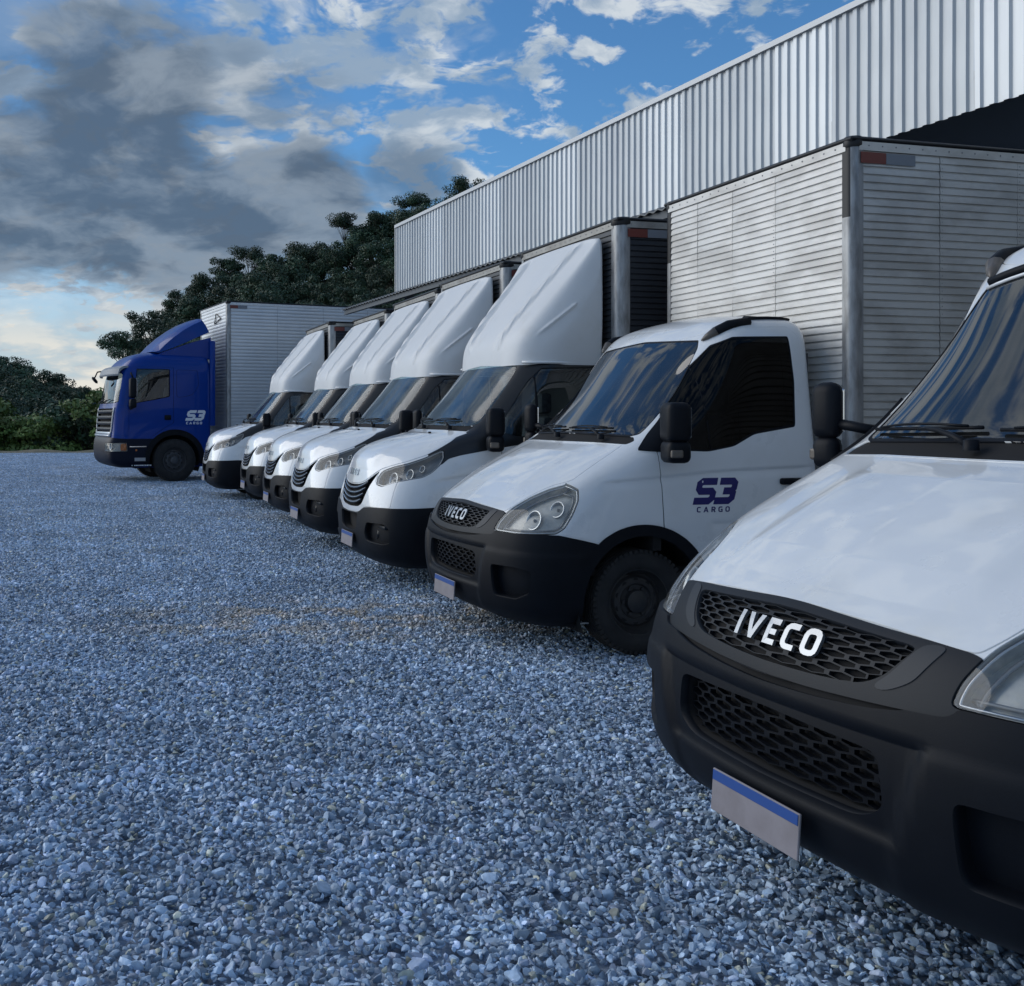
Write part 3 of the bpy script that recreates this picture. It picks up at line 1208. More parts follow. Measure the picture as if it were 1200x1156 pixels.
def tree_meshes(seed, H=11.0, crown_r=4.2, crown_h=3.2, leaf=0.34, lobes=18, per=150, lm=None, trunk_r=0.22, low=0.5):
    rs = random.Random(seed)
    tr = MB()
    top = Vector((rs.uniform(-.6, .6), rs.uniform(-.6, .6), H * low))
    tr.tube([(0, 0, -2.0), tuple(top * .5 + Vector((rs.uniform(-.3, .3), rs.uniform(-.3, .3), 0))), tuple(top)], [trunk_r, trunk_r * .8, trunk_r * .55], 7)
    V, F, T = [], [], []
    for k in range(lobes):
        a = rs.uniform(0, 6.28)
        rr = crown_r * math.sqrt(rs.random()) * 0.85
        cz = H - crown_h * (0.15 + 0.85 * rs.random() * (0.35 + rr / crown_r)) - 0.15 * rr
        c = Vector((top.x + rr * math.cos(a), top.y + rr * math.sin(a), cz))
        mid_ = top.lerp(c, 0.5) + Vector((0, 0, -0.3))
        tr.tube([tuple(top + Vector((0, 0, -rs.random()))), tuple(mid_), tuple(c)], [trunk_r * .4, trunk_r * .22, trunk_r * .1], 5)
        lr = crown_r * rs.uniform(0.26, 0.42)
        tone0 = rs.random()
        for i in range(per):
            d = Vector((rs.gauss(0, 1), rs.gauss(0, 1), rs.gauss(0, 1))).normalized()
            q = c + Vector((d.x * lr, d.y * lr, d.z * lr * 0.62)) * rs.uniform(0.55, 1.08)
            n_ = (d + Vector((rs.gauss(0, .5), rs.gauss(0, .5), rs.gauss(0, .5) + .4))).normalized()
            u_ = n_.orthogonal().normalized()
            u_ = Matrix.Rotation(rs.uniform(0, 6.28), 3, n_) @ u_
            v_ = n_.cross(u_)
            s_ = leaf * rs.uniform(0.5, 1.3)
            b = len(V)
            V += [q - u_ * s_, q + v_ * s_ * .55 + n_ * s_ * .15, q + u_ * s_, q - v_ * s_ * .55]
            F.append((b, b + 1, b + 2, b + 3))
            tn = min(1, max(0, 0.5 * tone0 + 0.5 * rs.random()))
            T += [tn] * 4
    cm = me_from('crown', V, F, lm or LEAF)
    ca = cm.attributes.new('tone', 'FLOAT', 'POINT')
    ca.data.foreach_set('value', T)
    tm = me_from('trunk', tr.v, tr.f, BARK, True)
    return tm, cm


TREES = [tree_meshes(100 + k, H=10.5 + (k % 3), crown_r=4.6 + .6 * (k % 2), crown_h=6.5 + (k % 3) * .5, lobes=26, per=240, leaf=.25, low=.35) for k in range(6)]
PINES = [tree_meshes(200 + k, H=13 + k, crown_r=4.8, crown_h=4.2, lobes=16, per=300, low=.5, leaf=.20) for k in range(3)]
BUSHES = [tree_meshes(300 + k, H=3.0 + .4 * k, crown_r=2.0, crown_h=2.6, lobes=14, per=120, leaf=.17, lm=LEAF if k == 2 else LEAF2, trunk_r=.06, low=.3) for k in range(4)]


def plant(name, meshes, x, y, z, sc, label, cat, group=None, rz=0):
    o = thing(name, label, cat, (x, y, z), rz, group)
    o.scale = (sc, sc, sc)
    link('trunk', meshes[0], o)
    link('crown', meshes[1], o)
    return o


rt = random.Random(5)
# ridge trees standing out against the sky, from pixel columns of the skyline turned to bearings
RIDGE = [(146, 388, 'P', 'dark flat-topped tree with bare limbs behind the roof of the blue lorry cab'), (182, 362, 'P', 'dark spreading tree above the roof deflector of the blue lorry'),
         (212, 338, 'T', None), (240, 318, 'T', None), (268, 300, 'T', None), (292, 288, 'P', 'round-headed tree breaking the skyline above the blue lorry box'), (318, 296, 'T', None), (345, 290, 'T', None), (372, 283, 'T', None),
         (408, 250, 'P', 'lone round-headed tree standing proud of the ridge left of the tall hilltop trees'), (432, 262, 'T', None), (455, 243, 'T', None), (482, 227, 'P', 'broad dark tree second from the warehouse fascia on the skyline'), (508, 232, 'T', None), (543, 208, 'P', 'tallest ridge tree right beside the top corner of the warehouse fascia'), (575, 225, 'T', None)]
for k, (px, py, kd, lab) in enumerate(RIDGE):
    Y = 178 + rt.uniform(-6, 6) - (58 if px < 190 else 0)
    X = (px - 400) / 1200 * Y
    ztop = 1.55 + (490 - py) / 1200 * Y
    ms = PINES[k % 3] if kd == 'P' else TREES[k % 6]
    H = 13 + k % 3 if kd == 'P' else 10.5 + (k % 6 % 3)
    sc = (0.78 if kd == 'P' else 0.72) * (1.0 if Y > 150 else 0.85)
    plant('ridge_tree', ms, X, Y, ztop - H * sc, sc, lab or 'dark bushy tree in the ridge line of the wooded hill', 'tree', 'trees along the skyline of the wooded hill', rt.uniform(0, 6))
# trees over the slope
n = 0
for row in range(9):
    Y = 172 - row * 9.5
    for px in np.arange(165 + (row % 2) * 12 + row * 4, 600, 24 + row * 1.5):
        p_ = px + rt.uniform(-9, 9)
        if p_ < 150 + row * 3 and row < 4:
            continue
        X = (p_ - 400) / 1200 * Y
        y_ = Y + rt.uniform(-3, 3)
        k = rt.randrange(6)
        sc = rt.uniform(.55, .85)
        plant('slope_tree', TREES[k], X, y_, terrain_z(X, y_) - rt.uniform(1.0, 2.5), sc, 'dark evergreen tree crowded among others on the wooded slope', 'tree', 'trees crowding the wooded slope', rt.uniform(0, 6))
        n += 1
# bank of trees on the left, lower and further right
for row in range(6):
    Y = 98 - row * 7
    for px in np.arange(-190 + (row % 2) * 12, 175, 27):
        p_ = px + rt.uniform(-8, 8)
        X = (p_ - 400) / 1200 * Y
        y_ = Y + rt.uniform(-2, 2)
        k = rt.randrange(6)
        top = np.interp(p_, [-190, 0, 30, 60, 90, 115, 140, 175], [392, 408, 418, 430, 446, 460, 474, 482]) + row * 9 + rt.uniform(0, 7)
        sc = rt.uniform(.36, .5)
        H = 10.5 + (k % 3)
        plant('bank_tree', TREES[k], X, y_, 1.55 + (490 - top) / 1200 * y_ - H * sc, sc, 'dark bushy tree on the low bank left of the blue lorry', 'tree', 'trees on the low left bank', rt.uniform(0, 6))
# scrub along the far edge of the yard
for row in range(2):
    for px in np.arange(-150 + row * 9, 640, 17 + row * 3):
        Y = 50 + row * 4 + rt.uniform(-1, 1)
        p_ = px + rt.uniform(-4, 4)
        X = (p_ - 400) / 1200 * Y
        k = rt.randrange(4)
        sc = rt.uniform(.55, .85)
        plant('shrub', BUSHES[k], X, Y, -0.5 - row * .3, sc, 'low shrub in the scrub along the far edge of the gravel yard', 'shrub', 'shrubs edging the gravel yard', rt.uniform(0, 6))
for k, (px, py) in enumerate(((6, 528), (18, 527), (92, 527), (101, 528))):
    Y = 46.2
    X = (px - 400) / 1200 * Y
# far blue hills
V, F = [], []
for i, a in enumerate(np.linspace(-60, 60, 121)):
    x = math.sin(R(a)) * 1900
    y = math.cos(R(a)) * 1900
    h = 40 + 22 * noise.noise(Vector((a * .12, 3, 0))) + 10 * noise.noise(Vector((a * .6, 7, 0)))
    V += [(x, y, -60), (x, y, h), (x * 1.15, y * 1.15, -60)]
for i in range(120):
    F += [(3 * i, 3 * i + 3, 3 * i + 4, 3 * i + 1), (3 * i + 1, 3 * i + 4, 3 * i + 5, 3 * i + 2)]
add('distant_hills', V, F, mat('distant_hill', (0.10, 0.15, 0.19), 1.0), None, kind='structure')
# bare sandy lip at the yard's far edge
V, F = [], []
for i, x in enumerate(np.arange(-28, 10, .5)):
    w_ = .35 + .25 * noise.noise(Vector((x * .4, 0, 0)))
    h_ = .10 + .10 * noise.noise(Vector((x * .7, 5, 0)))
    V += [(x, 45.6, -.03), (x, 46.0, h_), (x, 46.0 + w_, h_ * .8), (x, 47.4, -.3)]
    if i:
        b = 4 * (i - 1)
        F += [(b + j, b + 4 + j, b + 5 + j, b + 1 + j) for j in range(3)]
add('yard_edge', V, F, mat('sandy_earth', (0.20, 0.17, 0.12), 0.9, var=0.7, vscale=1.2, vcol=(0.05, 0.07, 0.03)), None, True, kind='structure')
# ------------------------------------------------------------------ vans: shared bits
def net(rows, rear=-1.39, mid=(-0.6, -1.1)):
    out = []
    for r in rows:
        z, pts, wd = r[0], r[1], r[2]
        rr = r[3] if len(r) > 3 else rear
        line = [(p[0], p[1], z) for p in pts]
        x5 = line[-1][0]
        line += [(min(mid[0], x5 - 0.1), wd, z), (min(mid[1], x5 - 0.2), wd, z), (rr + 0.12, wd, z), (rr, wd - 0.02, z), (rr - 0.02, wd * 0.75, z), (rr - 0.02, 0, z)]
        out.append(line)
    return out


def top_row(z, xf, xr, n):
    return [(xf + (xr - xf) * i / (n - 1), 0, z) for i in range(n)]


def seg_bump(p, axis, pts, width, height):
    """smooth ridge along a polyline seen in a projection plane"""
    i, j = axis
    d = np.full(len(p), 9.0)
    for (a, b), (c, e) in zip(pts[:-1], pts[1:]):
        ab = np.array([c - a, e - b])
        t = np.clip(((p[:, i] - a) * ab[0] + (p[:, j] - b) * ab[1]) / (ab @ ab), 0, 1)
        d = np.minimum(d, np.hypot(p[:, i] - a - t * ab[0], p[:, j] - b - t * ab[1]))
    return height * np.exp(-(d / width) ** 2)


def step_line(p, axis, pts, width, height):
    """one-sided crease: the surface steps in just below the line, easing out"""
    i, j = axis
    x0, x1 = sorted((pts[0][0], pts[-1][0]))
    xs = np.array([q[0] for q in pts])
    ys = np.array([q[1] for q in pts])
    o = np.argsort(xs)
    yl = np.interp(p[:, i], xs[o], ys[o])
    d = p[:, j] - yl
    fade = np.clip((p[:, i] - x0) / 0.12, 0, 1) * np.clip((x1 - p[:, i]) / 0.12, 0, 1)
    g = np.where(d < 0, np.exp(-(d / (width * 3)) ** 2), np.exp(-(d / width) ** 2))
    return height * g * fade


def build_wheel(x, y, side, parent, r=0.345, wdt=0.215, rim_r=0.215, big=False, rimm=None):
    """tyre with shoulder lugs and a steel rim with holes; side=+1 outward +y"""
    o = bpy.data.objects.new('wheel', None)
    COL.objects.link(o)
    o.parent = parent
    o.location = (x, y, r)
    if side < 0:
        o.rotation_euler = (0, 0, math.pi)
    h = wdt / 2
    ty = MB()
    prof = [(rim_r, -h * 0.75), (rim_r + 0.02, -h * 0.95), (r * 0.86, -h * 1.04), (r * 0.955, -h * 0.92), (r * 0.985, -h * 0.80)]
    for k in range(5):
        c = -h * 0.64 + k * h * 0.32
        prof += [(r * 0.99, c - h * 0.11), (r, c - h * 0.09), (r, c + h * 0.09), (r * 0.99, c + h * 0.11), (r * 0.965, c + h * 0.14), (r * 0.965, c + h * 0.18)]
    prof += [(r * 0.985, h * 0.80), (r * 0.955, h * 0.92), (r * 0.86, h * 1.04), (r * 0.75, h * 1.05), (rim_r + 0.02, h * 0.95), (rim_r, h * 0.75)]
    ty.lathe(prof, 72)
    nl = 56
    for k in range(nl):
        a = 2 * math.pi * k / nl
        for sy in (-1, 1):
            q = MB()
            wv = math.pi * r / nl * 0.58
            q.box(r * 0.925, r * 1.0, min(sy * h * 0.78, sy * h * 0.985), max(sy * h * 0.78, sy * h * 0.985), -wv, wv)
            ca, sa = math.cos(a), math.sin(a)
            ty.raw([(p[0] * ca - p[2] * sa, p[1], p[0] * sa + p[2] * ca) for p in q.v], q.f)
    t = ty.build('tyre', RUBBER, o, angle=35)
    rm = MB()
    rr = rim_r
    rm.lathe([(rr + 0.012, h * 0.86), (rr + 0.014, h * 0.78), (rr - 0.004, h * 0.74), (rr - 0.015, h * 0.4), (rr - 0.03, h * 0.15), (rr * 0.80, h * 0.18), (rr * 0.72, h * 0.34), (rr * 0.55, h * 0.40), (rr * 0.50, h * 0.30), (rr * 0.36, h * 0.30), (rr * 0.34, h * 0.62), (rr * 0.26, h * 0.70), (0.0, h * 0.70)], 48)
    rmo = rm.build('rim', rimm or STEEL, o, angle=30)
    hb = MB()
    for k in range(10 if big else 6):
        a = 2 * math.pi * k / (10 if big else 6)
        cx, cz = math.cos(a) * rr * 0.43, math.sin(a) * rr * 0.43
        hb.lathe([(0.013, h * 0.28), (0.013, h * 0.46), (0.0, h * 0.47)], 6, (cx, 0, cz))
    hb.build('wheel_nuts', STEEL, o, kind='stuff')
    hl = MB()
    for k in range(10):
        a = 2 * math.pi * (k + 0.5) / 10
        c = Vector((math.cos(a) * rr * 0.64, 0, math.sin(a) * rr * 0.64))
        ring = []
        hl.lathe([(0.018 if not big else 0.028, h * 0.365), (0.0, h * 0.366)], 10, (c.x, 0, c.z))
    hl.build('rim_holes', SHELL, o, kind='stuff')
    bh = MB()
    bh.lathe([(0.0, -h * 0.6), (rr * 0.98, -h * 0.6), (rr * 0.98, h * 0.3)], 24)
    bh.build('brake_drum', SHELL, o)
    return o


def mirror_unit(parent, x, y, z0, z1, side, wd=0.18, th=0.15, label=None):
    """two-piece door mirror on an arm; z0..z1 housing"""
    mb = MB()
    zs = z0 + (z1 - z0) * 0.34
    ya, yb = sorted((y * side, (y + wd) * side))
    rot = Matrix.Rotation(R(-12 * side), 3, 'Z')
    mb.rbox(x - th / 2, x + th / 2, ya, yb, zs, z1, 0.045, 3, rot)
    mb.rbox(x - th / 2 + 0.004, x + th / 2 - 0.004, ya + 0.004, yb - 0.004, z0, zs + 0.012, 0.04, 3, rot)
    o = mb.build('mirror', PLASTIC, parent, angle=40, label=label)
    g = MB()
    g.rbox(x - th / 2 - 0.004, x - th / 2 + 0.012, ya + 0.02, yb - 0.02, zs + 0.03, z1 - 0.03, 0.006, 1, rot)
    g.build('mirror_glass', CHROME, o)
    a = MB()
    for zz in (z0 + 0.06, z0 + (z1 - z0) * 0.52):
        a.tube([(x - 0.02, (y + wd * 0.3) * side, zz), (x - 0.02, (y - 0.05) * side, zz - 0.01), (x - 0.06, (y - 0.14) * side, zz - 0.03)], 0.022, 8)
    a.build('mirror_arm', PLASTIC, o, True)
    i = MB()
    xa = x + th / 2 - 0.03
    i.rbox(xa - 0.05, xa + 0.028, (ya if side < 0 else yb - 0.07), (ya + 0.07 if side < 0 else yb), z0 + 0.035, z0 + 0.085, 0.01, 2, rot)
    i.build('indicator', AMBERDK, o)
    return o


AMBERDK = mat('smoked_indicator', (0.11, 0.095, 0.08), 0.3)


def wipers(s, parent, sets, m=None):
    """sets: list of (pivot (y,z), arm end (y,z), blade start, blade end)"""
    for piv, mid_, b0, b1 in sets:
        def P(q, off):
            u, v = s.find('F', np.array([q[0]]), np.array([q[1]]))
            p, n = s.full(u, v)
            return p[0] + n[0] * off
        mb = MB()
        A = [P((piv[0] + (mid_[0] - piv[0]) * t, piv[1] + (mid_[1] - piv[1]) * t), 0.028 + 0.03 * math.sin(math.pi * t)) for t in (0, 0.25, 0.5, 0.75, 1)]
        mb.tube(A, [0.016, 0.011, 0.009, 0.008, 0.007], 8)
        mb.lathe([(0.0, 0.03), (0.024, 0.025), (0.026, -0.01)], 12, tuple(P(piv, 0.02)), 'z')
        Bp = [P((b0[0] + (b1[0] - b0[0]) * t, b0[1] + (b1[1] - b0[1]) * t), 0.012) for t in np.linspace(0, 1, 9)]
        mb.tube(Bp, 0.007, 6)
        Cp = [P((b0[0] + (b1[0] - b0[0]) * t, b0[1] + (b1[1] - b0[1]) * t), 0.014 + 0.022 * math.sin(math.pi * t)) for t in np.linspace(0.1, 0.9, 7)]
        mb.tube(Cp, 0.005, 6)
        mb.build('wiper', PLASTIC, parent, True)


def seats(parent, x=-0.75, zf=0.95, steer=True, hw=0.8, sx=None):
    for y in (-0.42, 0.42):
        mb = MB()
        mb.rbox(x - 0.05, x + 0.45, y - 0.25, y + 0.25, zf - 0.15, zf + 0.05, 0.06, 2)
        mb.rbox(x - 0.16, x - 0.02, y - 0.24, y + 0.24, zf, zf + 0.62, 0.06, 2, Matrix.Rotation(R(-10), 3, 'Y'))
        mb.rbox(x - 0.22, x - 0.10, y - 0.13, y + 0.13, zf + 0.64, zf + 0.84, 0.04, 2)
        mb.build('seat', SEAT, parent, angle=40)
    if steer:
        mb = MB()
        c = Vector(sx or (x + 0.70, 0.42, zf + 0.30))
        rot = Matrix.Rotation(R(-35), 3, 'Y')
        pts = [c + rot @ Vector((0, 0.20 * math.cos(a), 0.20 * math.sin(a))) for a in np.linspace(0, 2 * math.pi, 25)]
        mb.tube(pts, 0.015, 8, False)
        mb.tube([c + rot @ Vector((0, 0.19, 0)), c, c + rot @ Vector((0, -0.19, 0))], 0.014, 6)
        mb.tube([c, c + Vector((0.25, 0, -0.2))], 0.03, 8)
        mb.build('steering_wheel', DASH, parent, True)


def cargo_box(parent, x0, L, W, z0, z1, side_m, front_m, post_m, top_dark=True, pitch=0.052, seams=(0.2, 0.42, 0.66), cap=True, rail_m=None, reflect=True, rib=1.0, post=0.045, rear_z=None, sidesegs=6, tri_mark=False, black_post=False):
    """corrugated cargo body; front wall at local x0, runs back to x0-L"""
    o = bpy.data.objects.new('cargo_box', None)
    COL.objects.link(o)
    o.parent = parent
    x1 = x0 - L
    hw = W / 2
    rail_h = 0.075
    za, zb = z0 + 0.06, z1 - rail_h
    n = max(4, int((zb - za) / pitch))
    zz = []
    for i in range(n):
        b = za + (zb - za) * i / n
        p = (zb - za) / n
        zz += [(b, 0.0), (b + p * 0.10, 0.0125), (b + p * 0.50, 0.0100), (b + p * 0.84, 0.0060), (b + p * 0.90, 0.0)]
    zz.append((zb, 0.0))

    def sheet(name, a, b, axis, pos, out, m, lab=None):
        """a..b along the wall, wall plane at pos, out = outward sign"""
        mb = MB()
        V, F = [], []
        segs = max(2, int(abs(b - a) / 0.12))
        rnd = random.Random(int(a * 1000) + int(pos * 77))
        ph = rnd.random() * 6
        for i in range(segs + 1):
            t = a + (b - a) * i / segs
            for z, d in zz:
                dent = 0.0035 * noise.noise(Vector((t * 1.9 + ph, z * 2.3, pos)))
                if 0 < i < segs:
                    d2 = rib * d * (1 + 0.25 * noise.noise(Vector((t * 9, z * 4, pos * 3))))
                else:
                    d2 = rib * d * 0.6
                q = pos + out * (d2 + dent)
                V.append((q, t, z) if axis == 'x' else (t, q, z))
        m_ = len(zz)
        for i in range(segs):
            for k in range(m_ - 1):
                f = (i * m_ + k, (i + 1) * m_ + k, (i + 1) * m_ + k + 1, i * m_ + k + 1)
                F.append(f)
        ob = add(name, V, F, m, o, True)
        bm = bmesh.new()
        bm.from_mesh(ob.data)
        for e in bm.edges:
            if len(e.link_faces) == 2 and e.calc_face_angle(0) > R(28):
                e.smooth = False
        bm.to_mesh(ob.data)
        bm.free()
        return ob
    # front wall sheets
    ys = [hw - post] + [hw - post - (W - 2 * post) * (1 - s_) for s_ in sorted(seams, reverse=True)] + [-hw + post]
    for a, b in zip(ys[:-1], ys[1:]):
        sheet('front_sheet', a - 0.002, b + 0.002, 'x', x0, 1, front_m)
    xs = [x0 - post - (L - 2 * post) * i / sidesegs for i in range(sidesegs + 1)]
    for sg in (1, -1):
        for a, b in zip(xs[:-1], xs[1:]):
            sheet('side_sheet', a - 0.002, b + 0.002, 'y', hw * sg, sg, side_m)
    # plain core behind the sheets, roof, floor
    c = MB()
    c.box(x1 + 0.02, x0 - 0.02, -hw + 0.02, hw - 0.02, z0 + 0.02, z1 - 0.02)
    c.build('box_core', SHADEBOX, o)
    rf = MB()
    rf.rbox(x1 - 0.012, x0 + 0.022, -hw - 0.022, hw + 0.022, z1 - 0.012, z1 + 0.02, 0.012, 1)
    rf.build('box_roof', BLACKM if top_dark else ALUP, o)
    # top and bottom rails
    for zq0, zq1 in ((zb + 0.002, z1 - 0.014), (z0, za - 0.002)):
        MB().box(x0 - 0.01, x0 + 0.016, -hw + post, hw - post, zq0, zq1).build('rail', rail_m or side_m, o)
        for sg in (1, -1):
            ya, yb = sorted((sg * (hw - 0.01), sg * (hw + 0.016)))
            MB().box(x1, x0 - post, ya, yb, zq0, zq1).build('rail', rail_m or side_m, o)
    # corner posts, rounded
    for sx, xx in ((1, x0), (-1, x1)):
        for sg in (1, -1):
            mb = MB()
            r = post + 0.012
            cx, cy = xx - sx * post, sg * (hw - post)
            prof = []
            for k in range(9):
                a = R(90 * k / 8)
                prof.append((cx + sx * r * math.cos(a), cy + sg * r * math.sin(a)))
            prof = [(cx - sx * 0.035, cy + sg * (r)), ] + prof[::-1] + [(cx + sx * r, cy - sg * 0.035)]
            V, F = [], []
            zs = [z0, z1 - 0.5 * (1 if black_post else 0) - 0.02, z1 - 0.013]
            for z in zs:
                V += [(p[0], p[1], z) for p in prof]
            m_ = len(prof)
            for q in range(2):
                for k in range(m_ - 1):
                    f = (q * m_ + k, q * m_ + k + 1, (q + 1) * m_ + k + 1, (q + 1) * m_ + k)
                    F.append(f if sx * sg > 0 else f[::-1])
            ob = add('corner_post', V, F, [post_m, BLACKM], o, True)
            if black_post and sx > 0:
                for p in ob.data.polygons[m_ - 1:]:
                    c_ = p.center
                    if abs((c_.x - cx)) > 0.045:
                        p.material_index = 1
            if cap and sx > 0:
                cb = MB()
                cb.lathe([(0, 0.0), (r * 0.95, 0.0), (r * 1.12, -0.012), (r * 1.15, -0.06), (r * 1.05, -0.075)], 20, (cx, cy, z1 + 0.025), 'z')
                cb.build('corner_cap', BLACKM, o, angle=40)
    # rivets
    rv = MB()

    def rivet(x, y, z, ax, sg, s_=0.0055):
        e = s_ * 0.7
        if ax == 'x':
            rv.raw([(x, y - s_, z), (x, y, z - s_), (x, y + s_, z), (x, y, z + s_), (x + sg * e, y, z)], [(0, 1, 4), (1, 2, 4), (2, 3, 4), (3, 0, 4)])
        else:
            rv.raw([(x - s_, y, z), (x, y, z - s_), (x + s_, y, z), (x, y, z + s_), (x, y + sg * e, z)], [(0, 1, 4), (1, 2, 4), (2, 3, 4), (3, 0, 4)])
    for i in range(n):
        z = za + (zb - za) * (i + 0.45) / n
        for y in ys:
            rivet(x0 + 0.006, y + (-0.02 if y > 0 else 0.02), z, 'x', 1)
        for x in xs[:-1]:
            for sg in (1, -1):
                rivet(x - 0.02, sg * (hw + 0.006), z, 'y', sg)
    k = 0
    y = -hw + 0.12
    while y < hw - 0.1:
        rivet(x0 + 0.018, y, zb + 0.035, 'x', 1, 0.007)
        y += 0.11
    x = x0 - 0.12
    while x > x1:
        for sg in (1, -1):
            rivet(x, sg * (hw + 0.018), zb + 0.035, 'y', sg, 0.007)
        x -= 0.11
    rv.build('rivets', ALUP, o, kind='stuff')
    if reflect:
        for sg in (1,):
            r1 = MB().box(x0 - post - 0.21, x0 - post - 0.01, hw + 0.017, hw + 0.021, zb - 0.085, zb - 0.01)
            r1.build('red_reflector', RED, o)
            r2 = MB().box(x0 - post - 0.45, x0 - post - 0.212, hw + 0.017, hw + 0.021, zb - 0.085, zb - 0.01)
            r2.build('silver_reflector', REFSIL, o)
    if tri_mark:
        pass
    return o


def chassis(parent, x0, x1, W=1.7, rear_axle=-3.6, r=0.345, zt=0.8, dual=True, boxz=0.8):
    c = MB()
    for sg in (1, -1):
        ya, yb = sorted((sg * 0.34, sg * 0.42))
        c.box(x1, x0, ya, yb, 0.50, 0.68)
    for x in np.arange(x1 + 0.2, x0 - 0.8, 0.7):
        c.box(x - 0.04, x + 0.04, -0.34, 0.34, 0.54, 0.64)
        c.box(x - 0.03, x + 0.03, -W / 2 * 0.95, W / 2 * 0.95, 0.685, boxz)
    c.rbox(-0.5, 0.5, -0.35, 0.35, 0.25, 0.6, 0.05, 2)
    c.tube([(0, -0.8, r), (0, 0.8, r)], 0.06, 10)
    c.tube([(rear_axle, -0.85, r), (rear_axle, 0.85, r)], 0.08, 10)
    c.rbox(rear_axle - 0.2, rear_axle + 0.2, -0.2, 0.2, 0.15, 0.5, 0.08, 2)
    c.build('chassis_frame', SHELL, parent)


def arch_liner(parent, x, z, r, y0, y1, side):
    mb = MB()
    V, F = [], []
    n = 24
    for i in range(n + 1):
        a = R(-25 + 230 * i / n)
        for y in (y0, y1):
            V.append((x + r * math.cos(a), y * side, z + r * math.sin(a)))
    for i in range(n):
        F.append((2 * i, 2 * i + 1, 2 * i + 3, 2 * i + 2))
    b = len(V)
    V.append((x, y0 * side, z))
    for i in range(n):
        F.append((2 * i, 2 * i + 2, b))
    add('arch_liner', V, F, SHELL, parent, False)


def plate_obj(parent, x, y, z, tilt=-8, yaw=0, wd=0.40, h=0.13):
    pl = MB()
    rot = Matrix.Rotation(R(yaw), 3, 'Z') @ Matrix.Rotation(R(tilt), 3, 'Y')

    def bx(x0, x1, y0, y1, z0, z1, mb):
        m = MB().rbox(x0, x1, y0, y1, z0, z1, 0.002, 1)
        mb.raw([tuple(rot @ Vector(v) + Vector((x, y, z))) for v in m.v], m.f)
        return mb
    o = bx(-0.004, 0.004, -wd / 2, wd / 2, -h / 2, h / 2, MB()).build('licence_plate', PLATE, parent)
    bx(0.0045, 0.0065, -wd / 2 + 0.004, wd / 2 - 0.004, h / 2 - 0.034, h / 2 - 0.003, MB()).build('plate_band', PLATEB, o)
    return o


# ------------------------------------------------------------------ older van (rounded nose, honeycomb grille)
OLD_ROWS = net([
    (0.20, [(0.72, 0), (0.72, .35), (0.66, .62), (0.58, .78), (0.45, .84), (0.20, .86)], .86),
    (0.25, [(0.93, 0), (0.92, .35), (0.85, .66), (0.74, .86), (0.62, .945), (0.30, .965)], .95),
    (0.38, [(0.97, 0), (0.96, .36), (0.89, .68), (0.78, .90), (0.62, .985), (0.30, .99)], .98),
    (0.55, [(0.99, 0), (0.98, .36), (0.91, .68), (0.79, .91), (0.62, 1.0), (0.30, 1.005)], 1.0),
    (0.72, [(0.975, 0), (0.965, .36), (0.90, .68), (0.77, .91), (0.60, 1.0), (0.25, 1.01)], 1.01),
    (0.84, [(0.935, 0), (0.925, .36), (0.865, .66), (0.73, .895), (0.55, .985), (0.2, 1.0)], 1.005),
    (0.93, [(0.885, 0), (0.87, .36), (0.81, .64), (0.67, .875), (0.50, .97), (0.15, .995)], 1.0),
    (1.00, [(0.79, 0), (0.77, .36), (0.72, .64), (0.60, .87), (0.45, .955), (0.10, .985)], .995),
    (1.10, [(0.63, 0), (0.61, .36), (0.56, .64), (0.48, .85), (0.38, .935), (0.05, .975)], .99),
    (1.20, [(0.46, 0), (0.44, .36), (0.39, .63), (0.31, .82), (0.24, .905), (0.0, .965)], .98),
    (1.30, [(0.26, 0), (0.24, .36), (0.20, .62), (0.13, .80), (0.06, .88), (-0.15, .955)], .975),
    (1.38, [(0.07, 0), (0.06, .36), (0.03, .61), (-0.02, .79), (-0.10, .87), (-0.30, .945)], .965),
    (1.45, [(-0.02, 0), (-0.03, .35), (-0.07, .60), (-0.13, .78), (-0.22, .87), (-0.40, .935)], .955),
    (1.60, [(-0.155, 0), (-0.165, .34), (-0.21, .58), (-0.28, .755), (-0.37, .845), (-0.52, .915)], .935),
    (1.78, [(-0.315, 0), (-0.325, .33), (-0.365, .56), (-0.43, .725), (-0.51, .81), (-0.63, .885)], .91),
    (1.95, [(-0.455, 0), (-0.465, .31), (-0.495, .54), (-0.545, .705), (-0.61, .80), (-0.72, .865)], .89),
    (2.07, [(-0.555, 0), (-0.565, .30), (-0.59, .53), (-0.63, .695), (-0.685, .79), (-0.77, .855)], .875),
    (2.15, [(-0.63, 0), (-0.64, .29), (-0.66, .51), (-0.69, .665), (-0.73, .76), (-0.80, .825)], .845, -1.39),
    (2.22, [(-0.72, 0), (-0.73, .27), (-0.74, .48), (-0.76, .61), (-0.79, .69), (-0.84, .76)], .79, -1.38),
    (2.27, [(-0.82, 0), (-0.83, .24), (-0.85, .40), (-0.87, .50), (-0.90, .56), (-0.95, .62)], .66, -1.34),
    (2.30, [(-0.92, 0), (-0.93, .14), (-0.94, .24), (-0.95, .30), (-0.97, .34), (-1.0, .36)], .38, -1.28),
]) + [top_row(2.305, -0.98, -1.22, 12)]


